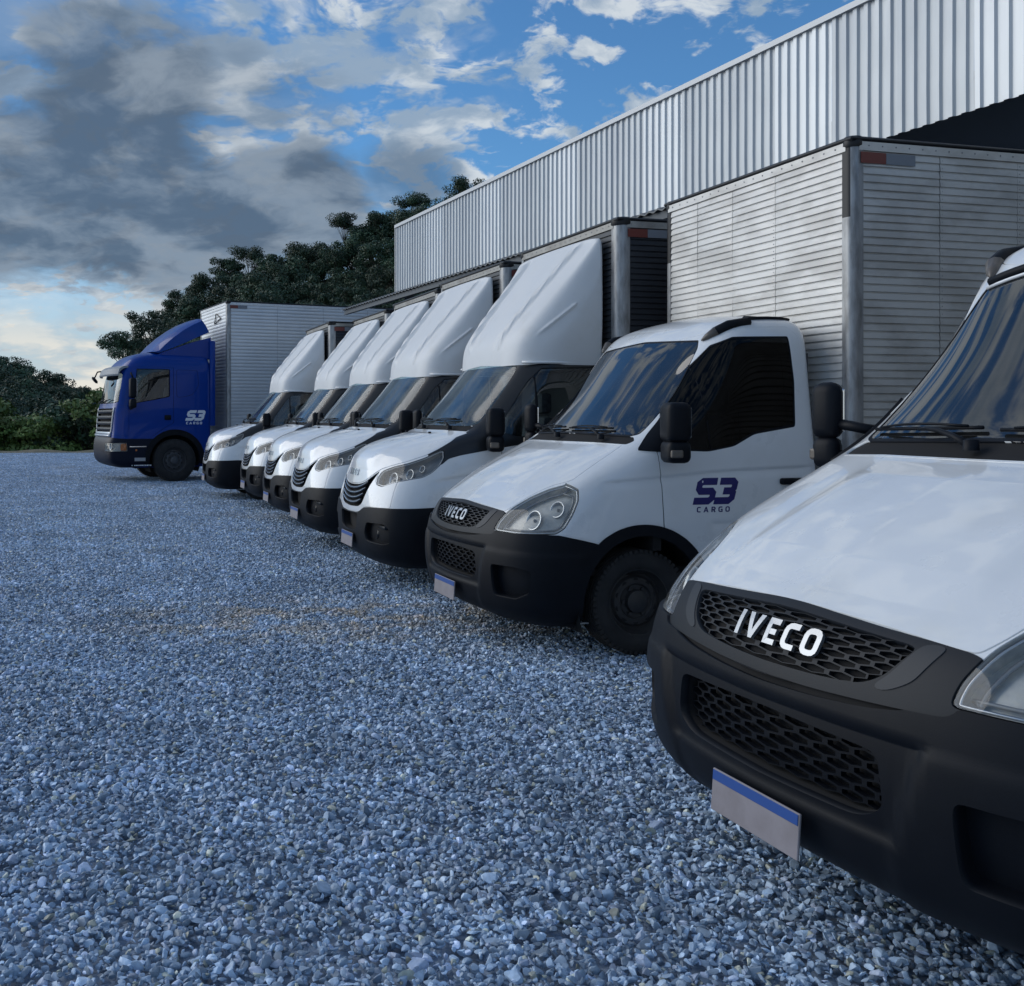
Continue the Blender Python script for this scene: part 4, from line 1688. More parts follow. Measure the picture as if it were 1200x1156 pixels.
def old_disp(p):
    ay = np.abs(p[:, 1])
    q = np.stack([p[:, 0], ay, p[:, 2]], 1)
    side = np.clip((ay - 0.9) / 0.04, 0, 1)
    d = side * step_line(q, (0, 2), [(-1.35, 1.215), (-0.6, 1.19), (0.28, 1.12)], 0.012, -0.010)
    d += side * step_line(q, (0, 2), [(-1.35, 0.86), (0.15, 0.84)], 0.014, -0.007) * (q[:, 0] < -0.5)
    # the intake sits in a shallow trapezoid, with a ledge running out to the wheels
    bz = np.clip((q[:, 0] - 0.35) / 0.1, 0, 1)
    edge = 0.50 + (q[:, 2] - 0.45) * 0.28
    inn = 1 / (1 + np.exp(np.clip((q[:, 1] - edge) / 0.008, -40, 40)))
    zin = np.clip((0.705 - q[:, 2]) / 0.02, 0, 1) * np.clip((q[:, 2] - 0.405) / 0.03, 0, 1)
    d += -0.016 * inn * zin * bz
    d += 0.009 * (1 - inn) * bz / (1 + np.exp(np.clip((q[:, 2] - 0.685 + 0.03 * (q[:, 1] - .5)) / 0.006, -40, 40)))
    # shallow raised centre of the bonnet
    bon = np.clip((q[:, 2] - 1.0) / 0.08, 0, 1) * np.clip((1.36 - q[:, 2]) / 0.05, 0, 1) * (q[:, 0] > 0)
    d += bon * 0.012 * (1 / (1 + np.exp(-(0.50 - ay - (q[:, 2] - 1.0) * 0.1) / 0.02)))
    return d


def arch_pts(x, z, r, z0=0.2, n=14, a0=-30, a1=210):
    return [('S', x + r * math.cos(R(a)), z + r * math.sin(R(a))) for a in np.linspace(a0, a1, n)]


SURFS = {}
BADGE = mat('brushed_badge', (0.40, 0.415, 0.43), 0.34, 0.8)
FACET = mat('grey_grille_end', (0.030, 0.034, 0.040), 0.5, spec=0.3)


def add_visor(s, root):
    """dark strip and bright trim along the top of the windshield"""
    yy = np.linspace(-.67, .67, 25)
    for nm_, zz, rr, mm in (('windshield_top_strip', 2.118, .020, PLASTIC), ('windshield_top_trim', 2.092, .007, WHITE)):
        u, v_ = s.find('F', yy, zz - .055 * (np.abs(yy) / .67) ** 3)
        p, n = s.full(u, v_)
        MB().tube(list(p + n * .004), rr, 8).build(nm_, mm, root, True)


def build_old_van(name, label, loc, th, lettering=True):
    s = Surf(OLD_ROWS, 0.50, 0.90, 3.6, 3.0, old_disp)
    # circle of the arch cut off by the sill
    AR = 0.425
    ac = [('S', AR * math.cos(R(a)) + 0.0, 0.36 + AR * math.sin(R(a))) for a in range(-12, 193, 12)] + [('S', -.41, .205), ('U', .62, .001), ('U', .42, .001), ('S', .41, .205)]
    cl = [('S', -0.52, 0.24)] + [('S', 0.50 * math.cos(R(a)), 0.37 + 0.49 * math.sin(R(a))) for a in range(188, 20, -12)]
    regions = [
        dict(name='arch', pts=ac, r=0),
        dict(name='plate_zone', pts=[('F', 0, .20)], centre=True) if False else None,
        dict(name='intake', pts=[('F', 0, .66), ('F', .44, .645), ('F', .46, .50), ('F', .38, .455), ('F', 0, .45)], r=.03, centre=True),
        dict(name='fog', pts=[('F', .645, .59), ('F', .82, .59), ('S', .745, .57), ('S', .75, .43), ('F', .82, .385), ('F', .655, .39)], r=.025),
        dict(name='headlight', pts=[('F', .60, .80), ('F', .605, .86), ('F', .635, .95), ('F', .68, 1.03), ('F', .74, 1.085), ('F', .81, 1.115), ('S', .45, 1.125), ('S', .41, 1.09), ('S', .425, 1.02), ('S', .475, .93), ('S', .54, .84), ('S', .60, .805), ('F', .80, .795)], r=.025, gap=.006),
        dict(name='grille', pts=[('F', 0, .942), ('F', .475, .918), ('F', .42, .835), ('F', .36, .80), ('F', .18, .788), ('F', 0, .785)], r=.005, centre=True),
        dict(name='facet', pts=[('F', .485, .928), ('F', .545, .930), ('F', .50, .835), ('F', .43, .795), ('F', .39, .80), ('F', .435, .84)], r=.004),
        dict(name='grille_surround', pts=[('F', 0, .962), ('F', .50, .936), ('F', .615, .925), ('F', .66, .90), ('F', .65, .84), ('F', .615, .775), ('F', .40, .763), ('F', .2, .753), ('F', 0, .75)], r=.004, centre=True),
        dict(name='slot', pts=[('F', 0, .748), ('F', .25, .756), ('F', .40, .766), ('F', .52, .780), ('F', .52, .768), ('F', .40, .748), ('F', .2, .733), ('F', 0, .728)], r=.004, centre=True),
        dict(name='cladding', pts=cl + [('S', .50, .60), ('S', .50, .24)], r=.01),
        dict(name='bumper', pts=[('U', 0, 0.004), ('U', .30, 0.004), ('S', .30, .215), ('S', .30, .735), ('S', .42, .765), ('S', .58, .80), ('F', .80, .81), ('F', .66, .81), ('F', .62, .795), ('F', .4, .78), ('F', .2, .77), ('F', 0, .765)], r=.004, gap=.003, centre=True),
        dict(name='bonnet', pts=[('F', 0, .960), ('F', .35, .947), ('F', .50, .934), ('F', .61, .925), ('F', .64, .965), ('F', .675, 1.04), ('F', .73, 1.10), ('F', .80, 1.13), ('F', .815, 1.145), ('F', .80, 1.2), ('F', .775, 1.30), ('F', .755, 1.368), ('F', .5, 1.375), ('F', 0, 1.375)], r=.012, gap=.006, centre=True),
        dict(name='cowl', pts=[('F', 0, 1.38), ('F', .5, 1.38), ('F', .775, 1.372), ('F', .79, 1.395), ('F', .74, 1.425), ('F', 0, 1.44)], r=.006, centre=True),
        dict(name='windshield', pts=[('F', 0, 1.44), ('F', .72, 1.425), ('F', .765, 1.44), ('F', .745, 1.70), ('F', .69, 2.03), ('F', .65, 2.092), ('F', 0, 2.125)], r=.035, gap=.018, centre=True),
        dict(name='mirror_triangle', pts=[('S', -.03, 1.335), ('S', -.30, 1.315), ('S', -.305, 1.60), ('S', -.21, 1.50)], r=.02),
        dict(name='door_window', pts=[('S', -.27, 1.335), ('S', -.50, 1.325), ('S', -.70, 1.36), ('S', -.86, 1.44), ('S', -1.19, 1.49), ('S', -1.215, 1.80), ('S', -1.20, 2.115), ('S', -.78, 2.105), ('S', -.655, 2.05), ('S', -.48, 1.86), ('S', -.305, 1.62)], r=.045, gap=.022),
        dict(name='door', pts=[('S', -.145, 1.34), ('S', -.145, .84), ('S', -.20, .62), ('S', -.40, .36), ('S', -.55, .30), ('S', -1.28, .30), ('S', -1.285, 1.5), ('S', -1.28, 2.12), ('S', -1.22, 2.185), ('S', -.76, 2.17), ('S', -.62, 2.11), ('S', -.42, 1.83), ('S', -.17, 1.42)], r=.03, gap=.006),
    ]
    regions = [r for r in regions if r]
    s = partition(s, regions, 300, 200)
    SURFS['old'] = s
    root = thing(name, label, 'van', (loc[0], loc[1], 0), R(180 + th))
    # shell below the panels
    hole = np.isin(s.lab, [k for k, n in enumerate(s.names) if n.strip('*') in ('arch', 'door_window', 'windshield', 'intake', 'headlight', 'fog', 'grille')])
    v, f, n = panel_mesh(s, ~hole | (s.gapm & np.isin(s.lab, [k for k, n_ in enumerate(s.names) if n_.strip('*') in ('door_window', 'windshield', 'headlight')])), -0.009, 0)
    add('body_frame', v, f, SHELL, root, True, n)
    sel = (s.lab == -1) & (s.pos[s.T].mean(1)[:, 2] > 0.0)
    v, f, n = panel_mesh(s, sel, 0, 0.008)
    add('body_shell', v, f, WHITE, root, True, n)
    bonnet = panel(s, 'bonnet', 'bonnet', WHITE, root, 0.001)
    panel(s, 'cowl', 'cowl', PLASTIC, root, -0.010)
    panel(s, 'windshield', 'windshield', WS_GLASS, root, -0.003, 0.004)
    v, f, n = panel_mesh(s, (s.lab == s.names.index('windshield')) & s.gapm, -0.0005, 0.01)
    add('windshield_seal', v, f, PLASTIC, root, True, n)
    # dark header band over the glass
    bump = panel(s, 'bumper', 'bumper', PLASTIC, root, 0.014, 0.03)
    for nm in ('cladding', 'cladding*'):
        panel(s, nm, 'wheel_arch_trim', PLASTIC, root, 0.010, 0.03)
    panel(s, 'grille_surround', 'grille_surround', GREYPL, root, 0.004, 0.03)
    for nm in ('facet', 'facet*'):
        panel(s, nm, 'grille_end', FACET, root, 0.007, 0.02)
    panel(s, 'slot', 'bumper_slot', SHELL, bump, -0.03, 0)
    g = panel(s, 'grille', 'grille', SHELL, root, -0.022, 0)
    # wall of the grille recess
    for nm in ('grille', 'intake', 'fog', 'fog*', 'headlight', 'headlight*'):
        ks = s.names.index(nm)
        sel = (s.lab == ks)
        if 'headlight' in nm:
            sel &= ~s.gapm
        depth = {'g': 0.03, 'i': 0.07, 'f': 0.05, 'h': 0.062}[nm[0]]
        v, f, n = panel_mesh(s, sel, -depth, 0)
        o_ = {'i': -.016, 'f': -.016, 'g': -.026, 'h': -.002}[nm[0]]
        v2, f2, n2 = panel_mesh(s, sel, o_, depth + o_ + .001)
        # keep only the skirt of the second mesh
        nt = int(sel.sum())
        f2 = f2[nt:]
        f2 = [q[::-1] for q in f2]
        b = len(v)
        vv = list(v) + list(v2)
        ff = list(f) + [tuple(i + b for i in q) for q in f2]
        if nm[0] == 'h':
            ho = add('headlight', vv, ff, REFLS, root, False)
            panel(s, nm, 'lamp_glass', LENS, ho, 0.002, 0.004)
            lamp_inner(s, ho, nm)
            rim_ = inset(s.polys[nm][1], .010)
            p_, n_ = s.full(rim_[:, 0] / s.Lu, rim_[:, 1] / s.Lv)
            p_ = p_ - n_ * .012
            MB().tube(list(p_) + [p_[0]], .005, 6, False).build('lamp_rim', REFL, ho, True)
            back_ = inset(s.polys[nm][1], .045)
            bulk = MB()
            p_, n_ = s.full(back_[:, 0] / s.Lu, back_[:, 1] / s.Lv)
            bulk.tube(list(p_ - n_ * .045) + [p_[0] - n_[0] * .045], .007, 6, False)
            bulk.build('lamp_bezel', LAMPIN, ho, True)
        elif nm[0] == 'g':
            add('grille_recess', vv, ff, SHELL, root, False)
        elif nm[0] == 'i':
            add('air_intake', vv, ff, SHELL, bump, False)
        else:
            add('fog_recess', vv, ff, PLASTIC, bump, False)
    hexes(s, 'grille', .050, .034, -0.004, 0.018, GREYPL, g, 'honeycomb', 0.002, 0.82)
    hexes(s, 'intake', .050, .032, -0.030, 0.020, PLASTIC, bump, 'honeycomb', 0.004, 0.80)
    surf_text(s, 'F', 0.015, 0.866, 'badge_letter', 'IVECO', 0.070, 0.215, BADGE, g, 0.004, 0.007, gap=0.36, wide=1.18)
    for nm, sg, kd in (('door', 1, 'S'), ('door*', -1, 'R')):
        d = panel(s, nm, 'door', WHITE, root, 0.001)
        panel(s, nm.replace('door', 'door_window'), 'door_glass', SIDE_GLASS, d, -0.004, 0.004)
        k = s.names.index(nm.replace('door', 'door_window'))
        v, f, n = panel_mesh(s, (s.lab == k) & s.gapm, -0.001, 0.01)
        add('window_seal', v, f, PLASTIC, d, True, n)
        panel(s, nm.replace('door', 'mirror_triangle'), 'mirror_mount', PLASTIC, d, 0.012, 0.02)
        hb = MB()
        ya, yb = sorted((sg * 0.985, sg * 1.03))
        hb.rbox(-1.20, -1.03, ya, yb, 1.10, 1.145, 0.014, 2)
        hb.build('door_handle', PLASTIC, d, angle=40)
        # divider of the quarter light
        q = MB()
        P_ = []
        for zq in np.linspace(1.34, 1.98, 8):
            u, v_ = s.find(kd, np.array([-0.52]), np.array([zq]))
            pp, nn = s.full(u, v_)
            P_.append(pp[0] - nn[0] * 0.012)
        q.tube(P_, 0.010, 6)
        q.build('window_bar', PLASTIC, d, True)
        if lettering:
            mm = -1 if sg > 0 else 1
            surf_text(s, kd, -0.515, 1.065, 'door_letter', 'S3', 0.160, 0.29, NAVY, d, 0.0015, 0.001, mirror=mm, gap=0.02, shear=0.32, wide=0.92)
            surf_text(s, kd, -0.515, 0.945, 'door_letter', 'CARGO', 0.036, 0.20, NAVY, d, 0.0015, 0.001, mirror=mm, gap=0.62, shear=0.1, wide=1.15)
        m_ = mirror_unit(root, -0.17, 1.0, 1.26 if sg > 0 else 1.30, 1.65 if sg > 0 else 1.67, sg, 0.20 if sg > 0 else 0.13, 0.16 if sg > 0 else 0.09)
        arch_liner(root, 0, 0.36, 0.46, 0.55, 0.985, sg)
    wipers(s, root, [((-0.12, 1.40), (-0.42, 1.455), (-0.72, 1.462), (-0.16, 1.475)), ((0.50, 1.395), (0.22, 1.46), (-0.08, 1.468), (0.50, 1.470))])
    # roof trims hug the roof edge above the doors
    for sg in (1, -1):
        kd = 'S' if sg > 0 else 'R'
        fy = np.array([.705, .74, .765, .78]) * sg
        u1, v1 = s.find('F', fy, np.array([2.105, 2.145, 2.18, 2.21]))
        u2, v2 = s.find(kd, np.array([-.95, -1.05, -1.15, -1.25, -1.33]), np.array([2.235, 2.24, 2.245, 2.245, 2.24]))
        p, n = s.full(np.concatenate([u1, u2]), np.concatenate([v1, v2]))
        p = p + n * 0.008
        mb = MB()
        mb.tube(list(p), [0.022, 0.036, 0.038, 0.032, 0.020, 0.013, 0.012, 0.012, 0.010], 10)
        mb.build('roof_trim', PLASTIC, root, True)
        p0, p1 = Vector(p[0]), Vector(p[1])
        dd_ = (p0 - p1).normalized()
        MB().tube([p1 + dd_ * .005, p0 + dd_ * .004, p0 + dd_ * .03, p0 + dd_ * .045], [.038, .0235, .012, .004], 10).build('roof_marker_lamp', AMBERDK, root, True)
    plate_obj(root, 1.012, 0.03, 0.345, -4)
    wh = build_wheel(0, 0.865, 1, root)
    build_wheel(0, -0.865, -1, root)
    for sg in (1, -1):
        for yy in (0.72, 0.96):
            build_wheel(-3.3, yy * sg, sg, root)
    chassis(root, 0.7, -5.2, 2.1, -3.3, boxz=0.86)
    db = MB()
    db.rbox(-0.40, -0.02, -0.76, 0.76, 1.10, 1.32, 0.05, 2)
    db.rbox(-0.30, -0.04, 0.20, 0.62, 1.27, 1.38, 0.05, 2)
    db.build('dashboard', DASH, root, angle=40)
    seats(root)
    rb = MB().box(-1.37, -1.36, -0.85, 0.85, 0.6, 2.0)
    rb.build('cab_rear_lining', DASH, root)
    fl = MB().box(-1.35, 0.5, -0.9, 0.9, 0.52, 0.56)
    fl.build('cab_floor', SHELL, root)
    cargo_box(root, -1.50, 4.1, 2.24, 0.86, 3.43, ALU, ALU, ALUP, black_post=True)
    return root


REFLS = mat('lamp_shell', (0.50, 0.50, 0.47), 0.35, 0.2, var=0.5, vscale=25, vcol=(0.30, 0.30, 0.29))
REFLD = mat('dark_lamp_shell', (0.16, 0.17, 0.18), 0.3, 0.4)


def lamp_inner(s, parent, nm, spots=None):
    """round reflector bowls with a bulb behind the glass"""
    Q = s.polys[nm][1]
    c = Q.mean(0)
    ext = Q.max(0) - Q.min(0)
    dirn = 1 if c[0] > 0 else -1
    spots = spots or [(-0.10, -0.14, 0.060), (0.16, 0.12, 0.050)]
    for du, dv, r in spots:
        uv = c + np.array([dirn * du * ext[0], dv * ext[1]])
        p, n = s.full(np.array([uv[0] / s.Lu]), np.array([uv[1] / s.Lv]))
        p, n = Vector(p[0]), Vector(n[0])
        p -= n * 0.030
        n = (Vector((1, 0, 0)) * 0.6 + n * 0.7).normalized()
        q = n.to_track_quat('Z', 'Y').to_matrix()
        m = MB().lathe([(r * 1.12, -0.018), (r, -0.014), (r * 0.93, -0.03), (r * 0.75, -0.045), (r * 0.45, -0.058), (0.012, -0.062)], 28, (0, 0, 0), 'z')
        mb = MB().raw([tuple(q @ Vector(v) + p) for v in m.v], m.f)
        mb.build('reflector', REFL, parent, True)
        b = MB().lathe([(0, -0.02), (0.010, -0.024), (0.012, -0.06)], 10, (0, 0, 0), 'z')
        MB().raw([tuple(q @ Vector(v) + p) for v in b.v], b.f).build('bulb', LAMPIN, parent, True)
# ------------------------------------------------------------------ newer van (slatted smile grille, tall roof fairing)
NEW_ROWS = net([
    (0.20, [(0.80, 0), (0.80, .35), (0.75, .62), (0.66, .80), (0.50, .86), (0.25, .88)], .88),
    (0.26, [(0.97, 0), (0.965, .36), (0.93, .66), (0.83, .87), (0.66, .955), (0.35, .97)], .96),
    (0.40, [(1.02, 0), (1.01, .38), (0.975, .69), (0.87, .91), (0.68, .99), (0.35, .995)], .985),
    (0.55, [(1.03, 0), (1.02, .38), (0.985, .70), (0.875, .92), (0.68, 1.0), (0.35, 1.005)], 1.0),
    (0.70, [(1.025, 0), (1.015, .38), (0.97, .69), (0.86, .91), (0.66, .995), (0.32, 1.01)], 1.01),
    (0.82, [(1.01, 0), (1.0, .37), (0.945, .67), (0.83, .89), (0.64, .98), (0.30, 1.005)], 1.01),
    (0.94, [(0.99, 0), (0.975, .36), (0.91, .65), (0.79, .87), (0.61, .965), (0.28, 1.0)], 1.005),
    (1.04, [(0.97, 0), (0.95, .36), (0.87, .63), (0.74, .85), (0.57, .95), (0.25, .99)], 1.0),
    (1.13, [(0.94, 0), (0.915, .36), (0.81, .62), (0.66, .83), (0.51, .93), (0.2, .98)], .99),
    (1.21, [(0.89, 0), (0.86, .35), (0.74, .60), (0.56, .81), (0.43, .905), (0.12, .97)], .98),
    (1.28, [(0.78, 0), (0.74, .35), (0.63, .60), (0.47, .79), (0.36, .88), (0.06, .96)], .975),
    (1.34, [(0.58, 0), (0.55, .36), (0.47, .60), (0.36, .78), (0.27, .865), (-0.0, .95)], .97),
    (1.39, [(0.35, 0), (0.32, .36), (0.27, .60), (0.22, .77), (0.14, .86), (-0.1, .94)], .96),
    (1.44, [(0.22, 0), (0.20, .36), (0.16, .60), (0.10, .77), (0.02, .86), (-0.18, .93)], .955),
    (1.52, [(0.13, 0), (0.12, .35), (0.08, .59), (0.01, .77), (-0.08, .86), (-0.24, .92)], .945),
    (1.66, [(0.02, 0), (0.01, .34), (-0.035, .57), (-0.10, .745), (-0.20, .84), (-0.34, .905)], .93),
    (1.82, [(-0.12, 0), (-0.13, .33), (-0.17, .55), (-0.235, .72), (-0.32, .81), (-0.44, .885)], .91),
    (1.96, [(-0.235, 0), (-0.245, .32), (-0.285, .54), (-0.34, .70), (-0.41, .785), (-0.53, .86)], .885),
    (2.07, [(-0.325, 0), (-0.335, .31), (-0.37, .52), (-0.42, .68), (-0.48, .76), (-0.60, .83)], .87),
    (2.15, [(-0.40, 0), (-0.41, .29), (-0.45, .49), (-0.50, .64), (-0.56, .72), (-0.66, .79)], .84, -1.39),
    (2.21, [(-0.50, 0), (-0.51, .27), (-0.55, .46), (-0.60, .58), (-0.66, .66), (-0.75, .73)], .78, -1.38),
    (2.26, [(-0.65, 0), (-0.66, .22), (-0.70, .38), (-0.74, .48), (-0.80, .54), (-0.88, .58)], .60, -1.30),
], rear=-1.18) + [top_row(2.27, -0.75, -1.1, 12)]

FAIR_ROWS = []
for z_, xc_, y3_, w_ in ((2.04, -.33, .74, .875), (2.13, -.335, .745, .885), (2.22, -.345, .75, .89), (2.32, -.375, .76, .90), (2.50, -.50, .78, .905), (2.70, -.665, .79, .905), (2.90, -.83, .80, .90), (3.06, -.96, .805, .90), (3.16, -1.045, .80, .89), (3.22, -1.10, .79, .88)):
    FAIR_ROWS.append([(xc_, 0, z_), (xc_, .28, z_), (xc_ - .015, .50, z_), (xc_ - .055, y3_ - .05, z_), (xc_ - .15 * min(1, (3.3 - z_) / .7) - .01, y3_ + .055, z_), (max(xc_ - .36, -1.13 + (z_ - 3.25) * 0.02), w_ - .005, z_), (min(-.9, max(xc_ - .42, -1.15)), w_, z_), (-1.15, w_, z_), (-1.175, w_ - .004, z_), (-1.18, w_ - .03, z_), (-1.18, w_ * .5, z_), (-1.18, 0, z_)])
FAIR_ROWS.append([(-1.125, 0, 3.255), (-1.125, .28, 3.255), (-1.13, .50, 3.255), (-1.135, .70, 3.252), (-1.14, .78, 3.245), (-1.155, .82, 3.235), (-1.16, .835, 3.235), (-1.17, .84, 3.235), (-1.175, .82, 3.235), (-1.18, .76, 3.235), (-1.18, .4, 3.24), (-1.18, 0, 3.25)])
FAIR_ROWS.append([(-1.165 - 0.001 * i, 0.7 * max(0, 1 - abs(i - 6) / 6), 3.262 - 0.01 * max(0, 1 - abs(i - 6) / 6)) for i in range(12)])


def fair_disp(p):
    ay = np.abs(p[:, 1])
    q = np.stack([p[:, 0], ay, p[:, 2]], 1)
    fr = np.clip((0.80 - ay) / 0.03, 0, 1) * np.clip((q[:, 2] - 2.2) / 0.15, 0, 1) * np.clip((3.25 - q[:, 2]) / 0.1, 0, 1)
    d = fr * seg_bump(q, (1, 2), [(.36, 2.15), (.47, 2.6), (.60, 3.3)], 0.032, 0.036)
    d += -fr * seg_bump(q, (1, 2), [(.28, 2.15), (.39, 2.6), (.52, 3.3)], 0.035, 0.024)
    sd = np.clip((ay - 0.80) / 0.04, 0, 1)
    d += sd * seg_bump(q, (0, 2), [(-.56, 2.33), (-.70, 2.44), (-.90, 2.60)], 0.014, 0.014)
    d += -sd * seg_bump(q, (0, 2), [(-.58, 2.28), (-.72, 2.38), (-.90, 2.53)], 0.05, 0.004)
    return d


def new_disp(p):
    ay = np.abs(p[:, 1])
    q = np.stack([p[:, 0], ay, p[:, 2]], 1)
    side = np.clip((ay - 0.9) / 0.04, 0, 1)
    d = side * step_line(q, (0, 2), [(-1.1, 1.09), (0.0, 1.06), (0.55, .97)], 0.02, -0.008)
    bon = np.clip((q[:, 2] - 1.06) / 0.1, 0, 1) * np.clip((1.405 - q[:, 2]) / 0.02, 0, 1) * (q[:, 0] > 0.1)
    d += bon * 0.016 * (1 / (1 + np.exp(-(0.42 - ay) / 0.022)))
    return d


def build_new_van(name, label, loc, th, group=None):
    s = Surf(NEW_ROWS, 0.52, 0.90, 3.7, 3.1, new_disp)
    AX = 0.05
    AR = 0.425
    ac = [('S', AX + AR * math.cos(R(a)), 0.36 + AR * math.sin(R(a))) for a in range(-12, 193, 12)] + [('S', AX - .41, .205), ('U', .60, .001), ('U', .42, .001), ('S', AX + .41, .205)]
    cl = [('S', AX - .50, 0.26)] + [('S', AX + 0.49 * math.cos(R(a)), 0.37 + 0.48 * math.sin(R(a))) for a in range(188, 20, -12)]
    regions = [
        dict(name='arch', pts=ac),
        dict(name='intake', pts=[('F', 0, .655), ('F', .30, .66), ('F', .24, .505), ('F', .18, .49), ('F', 0, .485)], r=.012, centre=True),
        dict(name='fog', pts=[('F', .52, .60), ('F', .80, .605), ('F', .86, .56), ('F', .86, .44), ('F', .78, .42), ('F', .50, .43), ('F', .47, .50)], r=.025),
        dict(name='grille', pts=[('F', 0, .918), ('F', .20, .926), ('F', .34, .955), ('F', .46, 1.02), ('F', .535, 1.065), ('F', .52, 1.02), ('F', .44, .90), ('F', .36, .76), ('F', .28, .722), ('F', 0, .71)], r=.012, gap=.008, centre=True),
        dict(name='headlight', pts=[('F', .555, .94), ('F', .535, 1.0), ('F', .565, 1.068), ('F', .66, 1.11), ('F', .76, 1.145), ('S', .55, 1.195), ('S', .42, 1.255), ('S', .38, 1.262), ('S', .39, 1.20), ('S', .44, 1.125), ('S', .52, 1.06), ('S', .60, 1.02), ('F', .80, .975), ('F', .66, .925)], r=.012, gap=.007),
        dict(name='windshield', pts=[('F', 0, 1.475), ('F', .70, 1.47), ('F', .785, 1.49), ('F', .755, 1.75), ('F', .715, 1.99), ('F', .68, 2.045), ('F', 0, 2.075)], r=.03, gap=.016, centre=True),
        dict(name='door_window', pts=[('S', -.10, 1.43), ('S', -.28, 1.385), ('S', -.60, 1.37), ('S', -1.05, 1.40), ('S', -1.08, 1.6), ('S', -1.07, 2.02), ('S', -.58, 2.01), ('S', -.45, 1.90)], r=.03, gap=.012),
        dict(name='bonnet', pts=[('F', 0, .928), ('F', .20, .936), ('F', .34, .966), ('F', .46, 1.032), ('F', .545, 1.082), ('F', .66, 1.125), ('F', .74, 1.155), ('S', .53, 1.215), ('S', .42, 1.27), ('S', .30, 1.335), ('S', .235, 1.375), ('F', .81, 1.41), ('F', .76, 1.425), ('F', .4, 1.435), ('F', 0, 1.435)], r=.01, gap=.004, centre=True),
        dict(name='cowl', pts=[('F', 0, 1.437), ('F', .4, 1.437), ('F', .77, 1.425), ('F', .77, 1.475), ('F', .70, 1.478), ('F', 0, 1.482)], r=.004, centre=True),
        dict(name='pillar_panel', pts=[('S', .52, 1.225), ('S', .42, 1.278), ('S', .30, 1.342), ('S', .24, 1.38), ('F', .78, 1.43), ('F', .74, 1.49), ('F', .70, 1.75), ('F', .66, 2.0), ('F', .62, 2.06), ('F', .72, 2.075), ('S', -.60, 2.075), ('S', -1.13, 2.075), ('S', -1.13, 1.33), ('S', -.60, 1.315), ('S', -.25, 1.30), ('S', .05, 1.25), ('S', .25, 1.215), ('S', .36, 1.185), ('S', .43, 1.13), ('S', .50, 1.15)], r=.008),
        dict(name='door', pts=[('S', -.13, 1.285), ('S', -.13, .90), ('S', -.22, .62), ('S', -.45, .40), ('S', -1.10, .40), ('S', -1.11, 1.325), ('S', -.6, 1.31), ('S', -.25, 1.295)], r=.012, gap=.004),
        dict(name='cladding', pts=cl + [('S', AX + .50, .60), ('S', AX + .50, .24)], r=.01),
        dict(name='bumper', pts=[('U', 0, 0.004), ('U', .28, 0.004), ('S', .34, .215), ('S', .34, .745), ('S', .50, .76), ('S', .70, .752), ('F', .80, .745), ('F', .5, .735), ('F', .42, .725), ('F', .34, .69), ('F', .28, .668), ('F', 0, .662)], r=.01, gap=.003, centre=True),
        dict(name='chin', pts=[('F', 0, .925), ('F', .20, .93), ('F', .34, .96), ('F', .46, 1.03), ('F', .53, 1.07), ('F', .53, .96), ('F', .66, .955), ('F', .80, .99), ('F', .83, .745), ('F', .5, .738), ('F', .42, .728), ('F', .34, .693), ('F', .28, .671), ('F', 0, .665)], r=.006, gap=.003, centre=True),
    ]
    s = partition(s, regions, 220, 150)
    root = thing(name, label, 'van', (loc[0], loc[1], 0), R(180 + th), group)
    hn = ('arch', 'door_window', 'windshield', 'intake', 'headlight', 'fog', 'grille')
    hole = np.isin(s.lab, [k for k, n in enumerate(s.names) if n.strip('*') in hn])
    g3 = s.gapm & np.isin(s.lab, [k for k, n_ in enumerate(s.names) if n_.strip('*') in ('door_window', 'windshield', 'headlight', 'grille')])
    v, f, n = panel_mesh(s, ~hole | g3, -0.009, 0)
    add('body_frame', v, f, SHELL, root, True, n)
    v, f, n = panel_mesh(s, s.lab == -1, 0, 0.008)
    add('body_shell', v, f, WHITE, root, True, n)
    bon = panel(s, 'bonnet', 'bonnet', WHITE, root, 0.004, 0.015)
    panel(s, 'cowl', 'cowl', PLASTIC, root, -0.012)
    panel(s, 'windshield', 'windshield', WS_CLEAR, root, -0.003, 0.004)
    bump = panel(s, 'bumper', 'bumper', PLASTIC, root, 0.012, 0.03)
    panel(s, 'chin', 'grille_surround', WHITE, root, 0.003, 0.02)
    for nm, sg, kd in (('', 1, 'S'), ('*', -1, 'R')):
        panel(s, 'cladding' + nm, 'wheel_arch_trim', PLASTIC, root, 0.010, 0.03)
        panel(s, 'pillar_panel' + nm, 'pillar_panel', GLOSSBLK2, root, 0.002, 0.01)
        d = panel(s, 'door' + nm, 'door', WHITE, root, 0.001)
        panel(s, 'door_window' + nm, 'door_glass', SIDE_CLEAR, d, -0.003, 0.004)
        hb = MB()
        ya, yb = sorted((sg * 0.99, sg * 1.035))
        hb.rbox(-1.03, -.86, ya, yb, 1.14, 1.185, 0.014, 2)
        hb.build('door_handle', PLASTIC, d, angle=40)
        P_ = []
        for zq in np.linspace(1.38, 1.93, 8):
            u, v_ = s.find(kd, np.array([-0.50]), np.array([zq]))
            pp, nn = s.full(u, v_)
            P_.append(pp[0] - nn[0] * 0.010)
        MB().tube(P_, 0.013, 6).build('window_bar', PLASTIC, d, True)
        mirror_unit(root, -0.02, 0.99, 1.25, 1.64, sg, 0.19 if sg > 0 else 0.12, 0.15 if sg > 0 else 0.08)
        arch_liner(root, AX, 0.36, 0.46, 0.55, 0.985, sg)
